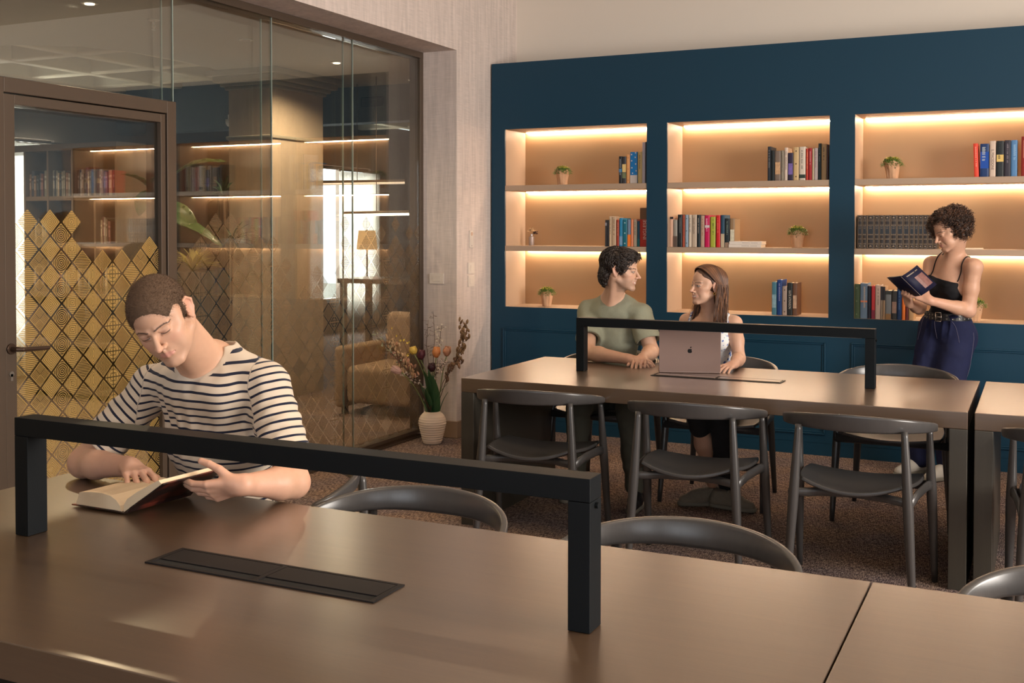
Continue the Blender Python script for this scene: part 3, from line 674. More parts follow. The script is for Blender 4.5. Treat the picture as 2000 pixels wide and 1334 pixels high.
ENCY = [(-1.0865, 0.0304), (-1.0561, 0.0292), (-1.0269, 0.0465), (-0.9804, 0.0312), (-0.9492, 0.0311), (-0.9181, 0.0378), (-0.8803, 0.0411), (-0.8392, 0.0386), (-0.8006, 0.0384), (-0.7621, 0.0293), (-0.7329, 0.0258), (-0.707, 0.0268), (-0.6802, 0.029), (-0.6512, 0.0322), (-0.619, 0.0254)]
ENCY_H = 0.2188
# ---------------------------------------------------------------- books on the lit shelves
_mc = {}
def cmat(c, rough=.45, nm='book cloth'):
    k = (tuple(c), rough)
    if k not in _mc: _mc[k] = mat('%s %d %d %d' % ((nm,) + tuple(c)), sr(*c), rough, 0, .45)
    return _mc[k]
M_PAGES = mat('book pages', sr(228, 206, 176), .85)
SHZ = {'A3': 1.8385, 'A2': 1.3835, 'B3': 1.8385, 'B2': 1.3835, 'B1': .9225, 'C3': 1.8385, 'C1': .9225}
SHY = {'B1': 7.52, 'C1': 7.47}
GRP = {'A3': 'books on the top shelf of the left niche', 'A2': 'books on the middle shelf of the left niche', 'B3': 'books on the top shelf of the middle niche', 'B2': 'books on the middle shelf of the middle niche',
       'B1': 'books at the bottom of the middle niche', 'C3': 'books on the top shelf of the right niche', 'C1': 'books at the bottom of the right niche'}
def text_mesh(s, m, parent, name, width, height, T):
    cu = bpy.data.curves.new(name, 'FONT'); cu.body = s; cu.align_x = 'CENTER'; cu.align_y = 'CENTER'; cu.size = 1; cu.extrude = 0
    o = bpy.data.objects.new(name, cu); COL.objects.link(o); bpy.context.view_layer.update()
    me = bpy.data.meshes.new_from_object(o.evaluated_get(bpy.context.evaluated_depsgraph_get())); bpy.data.objects.remove(o); bpy.data.curves.remove(cu)
    xs = [v.co.x for v in me.vertices]; ys = [v.co.y for v in me.vertices]; w = max(xs) - min(xs); h = max(ys) - min(ys); cx, cy = (max(xs) + min(xs)) / 2, (max(ys) + min(ys)) / 2
    for v in me.vertices: v.co = T @ Vector(((v.co.x - cx) / w * width, (v.co.y - cy) / h * height, 0))
    me.materials.clear(); me.materials.append(m); me.name = name
    t = bpy.data.objects.new(name, me); COL.objects.link(t); t.parent = parent; return t
def book_parts(r, w, h, d, col, deco, seed):
    q = random.Random(seed); t = min(.0022, w * .16)
    # cover: spine and two boards; page block inside
    cv = MB().box(0, t, .003, d, 0, h).box(w - t, w, .003, d, 0, h)
    sp = [(0, .004), (w * .12, .0012), (w * .3, .0), (w * .7, .0), (w * .88, .0012), (w, .004), (w, .006), (0, .006)]
    cv.prism(sp, 0, h); cv.build('cover', cmat(col), r)
    MB().box(t, w - t, .006, d - .004, .002, h - .004).build('page_block', M_PAGES, r)
    ft = MB(); E_ = -.0003
    for tok in ([x for x in re.split(r' (?=[a-z])', deco)] if deco else []):
        k, _, v = tok.partition(':')
        if k == 'band':
            a = v.split(','); z0, z1 = float(a[0]) * h, float(a[1]) * h; MB().box(w * .02, w * .98, E_, .0035, z0 + .0004, z1 - .0004).build('spine_band', cmat([int(x) for x in a[2:5]]), r)
        elif k == 'bars':
            c = [int(x) for x in v.split(',')]; b = MB(); z = h * .90
            for seg_ in range(1):
                ln = h * q.uniform(.40, .62); n_ = max(3, int(ln / .006)); ww = w * q.uniform(.22, .42); x0 = w / 2 - ww / 2 + w * q.uniform(-.1, .1)
                for i in range(n_):      # small unreadable strokes, one per letter
                    if q.random() < .15: continue
                    zz = z - ln * i / n_; b.box(x0, x0 + ww * q.uniform(.7, 1), E_ - .0002, .001, zz - ln / n_ * .55, zz)
                z -= ln + h * q.uniform(.06, .14)
                if z < h * .25: break
            b.build('spine_print', cmat(c), r)
        elif k == 'dots':
            c = [int(x) for x in v.split(',')]; b = MB()
            for fz in (.12, .5, .88): b.tube([(w / 2, .001, h * fz), (w / 2, E_ - .0003, h * fz)], min(w * .22, .0045), 12)
            b.build('spine_print', cmat(c), r)
        elif k == 'photo':
            c = [int(x) for x in v.split(',')]; g = mat('photo print', sr(*c), .5, var=.6, vscale=70); MB().box(w * .08, w * .92, E_, .003, h * .22, h * .62).build('spine_photo', g, r)
        elif k == 'stars':
            b = MB()
            for (fx, fz) in ((.2, .92), (.75, .97), (.72, .83), (.22, .72), (.78, .62), (.25, .50), (.35, .33), (.85, .40)):
                R0 = .0072; pts = [(w * fx + (R0 if i % 2 == 0 else R0 * .42) * sin(i * pi / 5 + fz * 9), h * fz + (R0 if i % 2 == 0 else R0 * .42) * cos(i * pi / 5 + fz * 9)) for i in range(10)]
                pts = [(min(max(x, .0005), w - .0005), min(z, h - .001)) for x, z in pts]
                b.prism(pts, -E_ + .0002, -.001, Matrix(((1, 0, 0, 0), (0, 0, -1, 0), (0, 1, 0, 0), (0, 0, 0, 1))))
            b.build('spine_stars', cmat((226, 214, 204)), r)
        elif k == 'text':
            a = v.rsplit(',', 4); c = [int(x) for x in a[1:4]]; T = Matrix(((0, 0, 0, w * .52), (0, 0, 0, E_ - .0004), (0, 0, 0, h * .46), (0, 0, 0, 1)))
            if a[4] == 'up': T = Matrix(((0, -1, 0, w * .62), (0, 0, 1, E_ - .0004), (1, 0, 0, h * .44), (0, 0, 0, 1)))
            else: T = Matrix(((0, 1, 0, w * .5), (0, 0, 1, E_ - .0004), (-1, 0, 0, h * .48), (0, 0, 0, 1)))
            text_mesh(a[0], cmat(c), r, 'spine_lettering', h * (.50 if a[4] == 'up' else .56), w * (.42 if a[4] == 'up' else .46), T)
import re
for i, (sh, x, w, h, col, deco, lab) in enumerate(BOOKS):
    z, y = SHZ[sh], SHY.get(sh, 7.50); g = .0005
    r = thing('book', lab, 'book', (x + g, y + (i * 37 % 5) * .0015, z), 0, GRP[sh])
    book_parts(r, max(.006, w - 2 * g), h, .14 + (i * 53 % 7) * .006, col, deco, i)
    if lab.startswith('slim vermilion'): r.rotation_euler = (0, R(-2.2), 0); r.location.x -= .0
# the leather-bound row
md = mat('dark brown leather', sr(34, 26, 24), .4, bump=.3, bscale=260); mg = mat('dull gilt', sr(146, 124, 100), .35, .6); mt = mat('blue-black label', sr(22, 28, 36), .4)
ency0 = None
for i, (x, w) in enumerate(ENCY):
    if ency0 is None or True:
        r = thing('encyclopedia_volume', 'dark leather volume with gilt bands, %s from the left in its uniform row' % ['first', 'second', 'third', 'fourth', 'fifth', 'sixth', 'seventh', 'eighth', 'ninth', 'tenth', 'eleventh', 'twelfth', 'thirteenth', 'fourteenth', 'fifteenth'][i], 'book', (x + .0006, 7.50, 1.3835), 0, 'leather-bound volumes in the right niche'); h = ENCY_H; w -= .0012
        cv = MB().box(0, .002, .003, .16, 0, h).box(w - .002, w, .003, .16, 0, h).prism([(0, .005), (w * .15, .001), (w * .35, 0), (w * .65, 0), (w * .85, .001), (w, .005), (w, .008), (0, .008)], 0, h); cv.build('cover', md, r)
        MB().box(.002, w - .002, .008, .156, .002, h - .004).build('page_block', M_PAGES, r)
        b = MB(); e_ = -.0004
        for f in (.985, .86, .83, .715, .69, .43, .41, .30, .28, .155, .13, .02): b.box(w * .06, w * .94, e_, .004, h * f - .0012, h * f + .0004)
        b.box(w * .06, w * .12, e_, .004, h * .02, h * .985).box(w * .88, w * .94, e_, .004, h * .02, h * .985)
        for f in (.925, .075): b.prism([(w * .3, h * f - .004), (w * .7, h * f - .004), (w * .6, h * f + .003), (w * .5, h * f + .005), (w * .4, h * f + .003)], .0006, -.002, Matrix(((1, 0, 0, 0), (0, 0, -1, 0), (0, 1, 0, 0), (0, 0, 0, 1))))
        for f in (.645, .60): b.box(w * .3, w * .7, e_, .003, h * f, h * f + .002)
        b.build('gilt_tooling', mg, r)
        MB().box(w * .14, w * .86, e_ + .0002, .003, h * .44, h * .68).build('spine_label', mt, r)
for k, (z, dx, lab) in enumerate(((1.3835, 0, 'white paperback lying flat, lower of the lying pair on the middle niche shelf'), (1.4050, .004, 'white paperback lying flat, upper of the lying pair on the middle niche shelf'))):
    r = thing('book', lab, 'book', (-1.948 + dx, 7.50, z), 0, 'lying books in the middle niche'); hh = .0205
    MB().box(0, .224, .0, .150, 0, .0015).box(0, .224, 0, .150, hh - .0015, hh).box(0, .224, 0, .002, .0015, hh - .0015).build('cover', cmat((226, 218, 208)), r); MB().box(.002, .222, .002, .146, .0015, hh - .0015).build('page_block', M_PAGES, r)
    b = MB(); [b.box(.09 + i * .006, .094 + i * .006, -.0003, .001, .008, .012) for i in range(18) if i != 9]; b.build('spine_print', cmat((150, 140, 136)), r)
r = thing('book', 'thin white booklet lying alone on the shelf beside the curly hair', 'book', (-.425, 7.50, 1.3835)); MB().box(0, .10, 0, .14, 0, .001).box(0, .10, 0, .14, .006, .007).box(0, .10, 0, .001, .001, .006).build('cover', cmat((240, 226, 206)), r); MB().box(0.001, .099, .001, .139, .001, .006).build('page_block', M_PAGES, r)

# ---------------------------------------------------------------- little plants in kraft paper
M_KRAFT = mat('crumpled kraft paper', sr(196, 156, 122), .85, bump=.8, bscale=60, var=.12, vscale=30); M_LEAFG = mat('green leaves', sr(96, 122, 50), .6, var=.4, vscale=60); M_LEAFY = mat('yellow-green leaf tips', sr(176, 170, 70), .6, var=.2, vscale=60)
def leafmb(mb, p, d, L_, w, bend=.3):
    d = Vector(d).normalized(); s_ = d.cross(Vector((0, 0, 1))); s_ = s_.normalized() if s_.length > .05 else Vector((1, 0, 0)); u = s_.cross(d)
    p = Vector(p); a = p; b = p + d * L_ * .5 + u * L_ * bend * .3; c = p + d * L_ - Vector((0, 0, L_ * bend * .3))
    mb.add([a, b - s_ * w, c, b + s_ * w, b + u * w * .4], [(0, 1, 4), (1, 2, 4), (2, 3, 4), (3, 0, 4)])
def small_plant(x, y, z, seed, label, s=1.0, rot=0):
    q = random.Random(seed); r = thing('potted_plant', label, 'plant', (x, y, z), rot, 'small artificial plants on the shelves')
    n = 40; prof = [(.030, 0), (.032, .02), (.036, .05), (.040, .075)]; g = []
    for k, (rr, zz) in enumerate(prof + [(.046, .098), (.043, .088), (.038, .075)]):
        row = []
        for i in range(n + 1):
            a = 2 * pi * i / n; f = 1 + .05 * sin(a * 5 + k + seed) + .03 * sin(a * 11 + seed); z_ = zz
            if k >= 3 and k < 6: z_ = zz + (.016 * abs(((a * 2 / pi + .3 * seed) % 1) * 2 - 1) - .010) * (1 if k == 4 else .5)
            row.append((rr * f * cos(a) * s, rr * f * sin(a) * s, max(z_, 0) * s))
        g.append(row)
    m_ = MB().sheet(g); m_.add([p for p in g[0][:-1]], [tuple(range(n))]); m_.build('paper_wrap', M_KRAFT, r, smooth=False)
    MB().lathe([(.0, .05 * s), (.036 * s, .06 * s), (.037 * s, .066 * s), (0, .07 * s)], n=20).build('soil', mat('moss', sr(60, 60, 34), .9), r)
    lo, hi = MB(), MB()
    for k in range(520):
        a = q.uniform(0, 2 * pi); e = q.uniform(-.1, 1.35); R0 = q.uniform(.5, 1) ** .5; d = Vector((cos(a) * cos(e), sin(a) * cos(e), sin(e)))
        p = Vector((0, 0, .076 * s)) + Vector((d.x * .058, d.y * .058, max(-.004, d.z * .046))) * s * R0
        leafmb(hi if (p.z > .108 * s and q.random() < .75) else lo, p, d + Vector((q.uniform(-.5, .5), q.uniform(-.5, .5), q.uniform(-.1, .7))), .016 * s * q.uniform(.6, 1.2), .0034 * s)
    lo.build('foliage', M_LEAFG, r); hi.build('leaf_tips', M_LEAFY, r)
small_plant(-3.246, 7.60, 1.8385, 1, 'small green plant in kraft paper alone on the top shelf of the left niche', 1.14)
small_plant(-3.375, 7.60, .9225, 2, 'small green plant in kraft paper at the bottom of the left niche', 1.14)
small_plant(-1.498, 7.60, 1.3835, 3, 'small green plant in kraft paper right of the lying books in the middle niche', 1.16)
small_plant(-.880, 7.58, 1.8385, 4, 'small green plant in folded kraft paper on the top shelf of the right niche', 1.16, .6)
small_plant(-.372, 7.58, .9225, 5, 'small green plant in pale paper half hidden behind the elbow of the standing woman', 1.16)
r = thing('bud_vase', 'little silver embossed bottle vase holding a dried flower in the left niche', 'vase', (-3.532, 7.66, 1.3835))
MB().lathe([(0, 0), (.019, 0), (.021, .004), (.021, .060), (.022, .064), (.012, .068), (.010, .072), (.010, .086), (.011, .088), (.008, .088), (.007, .07), (0, .069)], n=28).build('bottle', mat('embossed silver', sr(190, 182, 180), .32, .75, bump=1.0, bscale=110), r, smooth=True)
r = thing('dried_flower', 'dried cream flower with a dark brown seed head standing in the little silver vase', 'flower', (-3.532, 7.66, 1.3835 + .070))
MB().tube([(0, 0, 0), (.002, 0, .02), (0, 0, .034)], .0012, 6).build('stem', mat('dry stem', sr(180, 150, 110), .8), r)
b = MB(); q = random.Random(4)
for k in range(26):
    a = q.uniform(0, 6.28); e = q.uniform(.1, 1.3); leafmb(b, (0, 0, .032), (cos(a) * cos(e), sin(a) * cos(e), sin(e)), q.uniform(.032, .048), .007, .1)
b.build('petals', mat('dry cream petals', sr(220, 190, 150), .8), r)
b = MB()
for k in range(22): c = Vector((.014 + q.uniform(0, .034), q.uniform(-.008, .008), .026 + q.uniform(-.008, .010))); b.tube([c, c + Vector((.005, 0, .003))], .0035, 6)
b.build('seed_head', mat('dark seeds', sr(50, 26, 22), .7), r)

# ---------------------------------------------------------------- switches on the linen wall
M_SW = mat('white switch plastic', sr(226, 214, 202), .4)
def plate(name, lab, loc, rz, w, h, kind):
    r = thing(name, lab, 'light switch' if name == 'light_switch' else 'thermostat', loc, rz)      # faces local -Y
    MB().box(-w / 2, w / 2, -.010, .0, -h / 2, h / 2).build('plate', M_SW, r, bevel=.0015)
    if kind == 'rocker':
        MB().box(-w * .28, w * .28, -.0125, -.0098, -h * .26, h * .26).build('rocker', M_SW, r, bevel=.001)
    elif kind == 'narrow':
        MB().box(-w * .13, w * .13, -.0125, -.0098, -h * .28, h * .28).build('rocker', M_SW, r, bevel=.001)
    else:
        MB().tube([(0, -.0098, h * .30), (0, -.0112, h * .30)], w * .28, 16).build('button_pad', mat('peach button', sr(214, 180, 156), .5), r); MB().tube([(0, -.0098, -h * .40), (0, -.0106, -h * .40)], .003, 10).build('indicator', M_BLACK, r)
    return r
plate('light_switch', 'white switch plate in the reveal beside the glass wall', (-3.935, YJ - .0005, 1.150), 0, .118, .076, 'rocker')
plate('light_switch', 'upper of the two small white switch plates on the linen wall', (XW + .0005, 7.110, 1.222), R(90), .092, .082, 'narrow')
plate('light_switch', 'lower of the two small white switch plates on the linen wall', (XW + .0005, 7.110, 1.127), R(90), .092, .082, 'rocker')
plate('wall_controller', 'slim white remote-like controller mounted above the two small switch plates', (XW + .0005, 7.114, 1.436), R(90), .052, .125, 'pad')
# ---------------------------------------------------------------- organic shapes: smooth unions meshed by surface nets
F32 = np.float32
def V(*a): return np.array(a, dtype=np.float64)
def nrm(v): v = np.asarray(v, float); return v / np.linalg.norm(v)
def frame(yv, zv):
    y = nrm(yv); x = nrm(np.cross(y, zv)); z = np.cross(x, y); return np.array([x, y, z]).T
def vnoise(P, f, seed=0):
    Q = P * f + seed * 17.31; I = np.floor(Q).astype(np.int64); T = (Q - I).astype(F32); T = T * T * (3 - 2 * T)
    def hsh(i, j, k):
        n = (i * 73856093) ^ (j * 19349663) ^ (k * 83492791); n = (n ^ (n >> 13)) * 1274126177 & 0xffffffff; n = n ^ (n >> 16)
        return ((n & 0xffff) / 32768.0 - 1).astype(F32)
    r = 0
    for a in (0, 1):
        for b in (0, 1):
            for c in (0, 1):
                w = (T[..., 0] if a else 1 - T[..., 0]) * (T[..., 1] if b else 1 - T[..., 1]) * (T[..., 2] if c else 1 - T[..., 2])
                r = r + w * hsh(I[..., 0] + a, I[..., 1] + b, I[..., 2] + c)
    return r
class Sdf:
    def __init__(s): s.p = []; s.disp = None; s.Xf = None
    def at(s, c=None, Rm=None, sc=1.0): s.Xf = None if c is None else (np.asarray(c, float), np.asarray(Rm, float), sc); return s
    def _pt(s, p): p = np.asarray(p, float); return p if s.Xf is None else s.Xf[0] + s.Xf[1] @ (p * s.Xf[2])
    def cone(s, a, b, ra, rb, k=.01, op=0):
        q = 1 if s.Xf is None else s.Xf[2]; a, b = s._pt(a), s._pt(b); ra *= q; rb *= q; k *= q
        s.p.append(('c', a, b, ra, rb, k, op, (a + b) / 2, np.linalg.norm(b - a) / 2 + max(ra, rb))); return s
    def chain(s, pts, rad, k=.01, op=0):
        for i in range(len(pts) - 1): s.cone(pts[i], pts[i + 1], rad[i], rad[i + 1], k, op)
        return s
    def ell(s, c, r, k=.01, op=0, rot=None):
        q = 1 if s.Xf is None else s.Xf[2]; c = s._pt(c); r = np.asarray(r, float) * q; k *= q
        Rm = np.eye(3) if rot is None else np.asarray(rot, float)
        if s.Xf is not None: Rm = s.Xf[1] @ Rm
        s.p.append(('e', c, Rm, r, None, k, op, c, r.max())); return s
    def half(s, c, n, k=.004, op=1):      # op 1 removes the side the normal points to
        c = s._pt(c); n = nrm(n); n = n if s.Xf is None else s.Xf[1] @ n
        s.p.append(('h', c, n, 0, None, k, op, c, 1e3)); return s
    def dist(s, i, P):
        t = s.p[i]
        if t[0] == 'c':
            a, b, ra, rb = t[1:5]; ab = (b - a).astype(F32); pa = P - a.astype(F32); h = np.clip(pa @ ab / max(1e-9, float(ab @ ab)), 0, 1)
            return np.sqrt(((pa - h[..., None] * ab) ** 2).sum(-1)) - (ra + (rb - ra) * h)
        if t[0] == 'e':
            q = (P - t[1].astype(F32)) @ t[2].astype(F32); r = t[3].astype(F32)
            k0 = np.sqrt(((q / r) ** 2).sum(-1)); k1 = np.sqrt(((q / r ** 2) ** 2).sum(-1)) + 1e-6
            return np.where(k0 < 1e-3, -float(r.min()), k0 * (k0 - 1) / k1)
        return -((P - t[1].astype(F32)) @ t[2].astype(F32))
    def ev(s, P, idx=None):
        P = P.astype(F32); d = np.full(P.shape[:-1], 1.0, F32)
        for i in (range(len(s.p)) if idx is None else idx):
            t = s.p[i]; k = t[5]; e = s.dist(i, P)
            if t[6] == 0:
                h = np.maximum(k - np.abs(d - e), 0) / k; d = np.minimum(d, e) - h * h * k * .25
            else:
                e = -e if t[0] != 'h' else -e
                h = np.maximum(k - np.abs(d - e), 0) / k; d = np.maximum(d, e) + h * h * k * .25
        if s.disp is not None: d = d + s.disp(P).astype(F32)
        return d
    def mesh(s, h, B=12, lo=None, hi=None):
        add = [t for t in s.p if t[6] == 0]
        if lo is None: lo = np.min([t[7] - t[8] for t in add], 0) - .03
        if hi is None: hi = np.max([t[7] + t[8] for t in add], 0) + .03
        nb = np.ceil((hi - lo) / (h * B)).astype(int); bs = h * B
        g = np.stack(np.meshgrid(*[np.arange(n) for n in nb], indexing='ij'), -1).reshape(-1, 3)
        cs = lo + (g + .5) * bs; d = np.concatenate([s.ev(c) for c in np.array_split(cs, max(1, len(cs) // 60000))])
        keep = np.abs(d) < bs * 1.35; g = g[keep]; cs = cs[keep]
        ctr = np.array([t[7] for t in s.p]); rad = np.array([t[8] for t in s.p]); kk = np.array([t[5] for t in s.p])
        ar = np.arange(B + 1); off = np.stack(np.meshgrid(ar, ar, ar, indexing='ij'), -1).astype(F32) * h
        keys = []; pos = []; edges = []
        BIG = 1 << 20
        def key(c): return (c[..., 0].astype(np.int64) * BIG + c[..., 1]) * BIG + c[..., 2]
        for gi, c in zip(g, cs):
            dd = np.linalg.norm(ctr - c, axis=1) - rad; idx = np.nonzero(dd < bs * .9 + kk + .012)[0]
            if len(idx) == 0: continue
            o = lo + gi * bs; Pn = off + o.astype(F32); D = s.ev(Pn, idx); ins = D < 0
            if ins.all() or not ins.any(): continue
            acc = np.zeros((B, B, B, 3), F32); cnt = np.zeros((B, B, B), F32)
            for ax in range(3):
                sl0 = [slice(None)] * 3; sl1 = [slice(None)] * 3; sl0[ax] = slice(0, B); sl1[ax] = slice(1, B + 1)
                d0, d1 = D[tuple(sl0)], D[tuple(sl1)]; cr = (d0 < 0) != (d1 < 0); t = np.where(cr, d0 / np.where(cr, d0 - d1, 1), 0)
                p_ = np.array(off[tuple(sl0)]); p_[..., ax] += t * h; p_ = p_ * cr[..., None]
                o1, o2 = [a for a in range(3) if a != ax]
                for u in (0, 1):
                    for v in (0, 1):
                        q = [slice(None)] * 3; q[o1] = slice(u, B + u); q[o2] = slice(v, B + v)
                        acc += p_[tuple(q)]; cnt += cr[tuple(q)]
                # edges owned by this block: base point in 0..B-1 on the other axes
                q = [slice(0, B)] * 3; ce = cr[tuple(q)]; w = np.argwhere(ce)
                if len(w): edges.append(np.concatenate([w + gi * B, np.full((len(w), 1), ax), (d0[tuple(q)][ce] < 0).astype(int)[:, None]], 1))
            m = cnt > 0; w = np.argwhere(m); keys.append(key(w + gi * B)); pos.append(acc[m] / cnt[m][:, None] + o)
        K = np.concatenate(keys); Pp = np.concatenate(pos); srt = np.argsort(K); Ks = K[srt]
        E = np.concatenate(edges); Q = []
        for ax in range(3):
            e = E[E[:, 3] == ax]; o1, o2 = [(1, 2), (2, 0), (0, 1)][ax]; quad = []; ok = np.ones(len(e), bool)
            for u, v in ((0, 0), (-1, 0), (-1, -1), (0, -1)):
                c = e[:, :3].copy(); c[:, o1] += u; c[:, o2] += v; k = key(c); j = np.clip(np.searchsorted(Ks, k), 0, len(Ks) - 1)
                ok &= Ks[j] == k; quad.append(srt[j])
            quad = np.stack(quad, 1); flip = e[:, 4] == 0; quad[flip] = quad[flip][:, ::-1]; Q.append(quad[ok])
        return Pp, np.concatenate(Q)
def rand_dir(r_):
    while True:
        v = Vector((r_.uniform(-1, 1), r_.uniform(-1, 1), r_.uniform(-1, 1)))
        if .1 < v.length < 1: return v.normalized()
def on_surface(S_, c, n, seed, rmax=.20, face=.25):
    # points on a hair volume seen from its centre, with their outward normals
    q = np.random.RandomState(seed); v = q.normal(size=(n, 3)); v /= np.linalg.norm(v, axis=1)[:, None]; t = np.full(n, rmax)
    for _ in range(40): t = t - np.clip(S_.ev(c + v * t[:, None]), -.02, .03) * .7
    p = c + v * t[:, None]; d = S_.ev(p); e = .002; g = np.stack([S_.ev(p + np.eye(3)[i] * e) - S_.ev(p - np.eye(3)[i] * e) for i in range(3)], 1); g /= np.linalg.norm(g, axis=1)[:, None] + 1e-9
    k = (np.abs(d) < .002) & ((g * v).sum(1) > face) & (t > .03); return p[k], g[k]
def relax(P, Q, it=1, lam=.5):
    for _ in range(it):
        acc = np.zeros_like(P); n = np.zeros(len(P))
        for a in range(4):
            for b in (1, 3):
                np.add.at(acc, Q[:, a], P[Q[:, (a + b) % 4]]); np.add.at(n, Q[:, a], 1)
        P = P + lam * (acc / np.maximum(n, 1)[:, None] - P)
    return P
def organic(name, sdf, h, m, parent=None, col=None, att=None, it=2, origin=None):
    P, Q = sdf.mesh(h); P = relax(P, Q, it, .5)
    if origin is not None: L_ = P - np.asarray(origin)
    else: L_ = P
    me = bpy.data.meshes.new(name); me.vertices.add(len(P)); me.vertices.foreach_set('co', L_.astype(F32).ravel())
    me.loops.add(len(Q) * 4); me.loops.foreach_set('vertex_index', Q.astype(np.int32).ravel())
    me.polygons.add(len(Q)); me.polygons.foreach_set('loop_start', np.arange(0, len(Q) * 4, 4, dtype=np.int32)); me.polygons.foreach_set('loop_total', np.full(len(Q), 4, np.int32))
    me.polygons.foreach_set('use_smooth', np.ones(len(Q), bool)); me.update(calc_edges=True); me.validate()
    if col is not None:
        C = np.ones((len(P), 4), F32); C[:, :3] = col(P); a = me.color_attributes.new('Col', 'FLOAT_COLOR', 'POINT'); a.data.foreach_set('color', C.ravel())
    if att is not None:
        for nm, fn in att.items(): a = me.attributes.new(nm, 'FLOAT', 'POINT'); a.data.foreach_set('value', fn(P).astype(F32))
    for q in (m if isinstance(m, (list, tuple)) else [m]): me.materials.append(q)
    o = bpy.data.objects.new(name, me); COL.objects.link(o)
    if parent is not None: o.parent = parent
    return o
def skinmat(name, rough=.48):
    m, N, L, P = newmat(name)
    a = N.new('ShaderNodeAttribute'); a.attribute_name = 'Col'
    tc = N.new('ShaderNodeTexCoord'); n = N.new('ShaderNodeTexNoise'); n.inputs['Scale'].default_value = 55; n.inputs['Detail'].default_value = 3; L.new(tc.outputs['Object'], n.inputs['Vector'])
    mr = N.new('ShaderNodeMapRange'); mr.inputs[3].default_value = .93; mr.inputs[4].default_value = 1.05; L.new(n.outputs[0], mr.inputs[0])
    mx = N.new('ShaderNodeVectorMath'); mx.operation = 'SCALE'; L.new(a.outputs['Color'], mx.inputs[0]); L.new(mr.outputs[0], mx.inputs['Scale']); L.new(mx.outputs[0], P.inputs['Base Color'])
    n2 = N.new('ShaderNodeTexNoise'); n2.inputs['Scale'].default_value = 500; L.new(tc.outputs['Object'], n2.inputs['Vector']); b = N.new('ShaderNodeBump'); b.inputs['Strength'].default_value = .08; b.inputs['Distance'].default_value = .001
    L.new(n2.outputs[0], b.inputs['Height']); L.new(b.outputs[0], P.inputs['Normal'])
    P.inputs['Roughness'].default_value = rough; P.inputs['Specular IOR Level'].default_value = .4
    P.inputs['Subsurface Weight'].default_value = .12; P.inputs['Subsurface Radius'].default_value = (1, .4, .25); P.inputs['Subsurface Scale'].default_value = .006
    return m
M_SKIN = skinmat('skin')

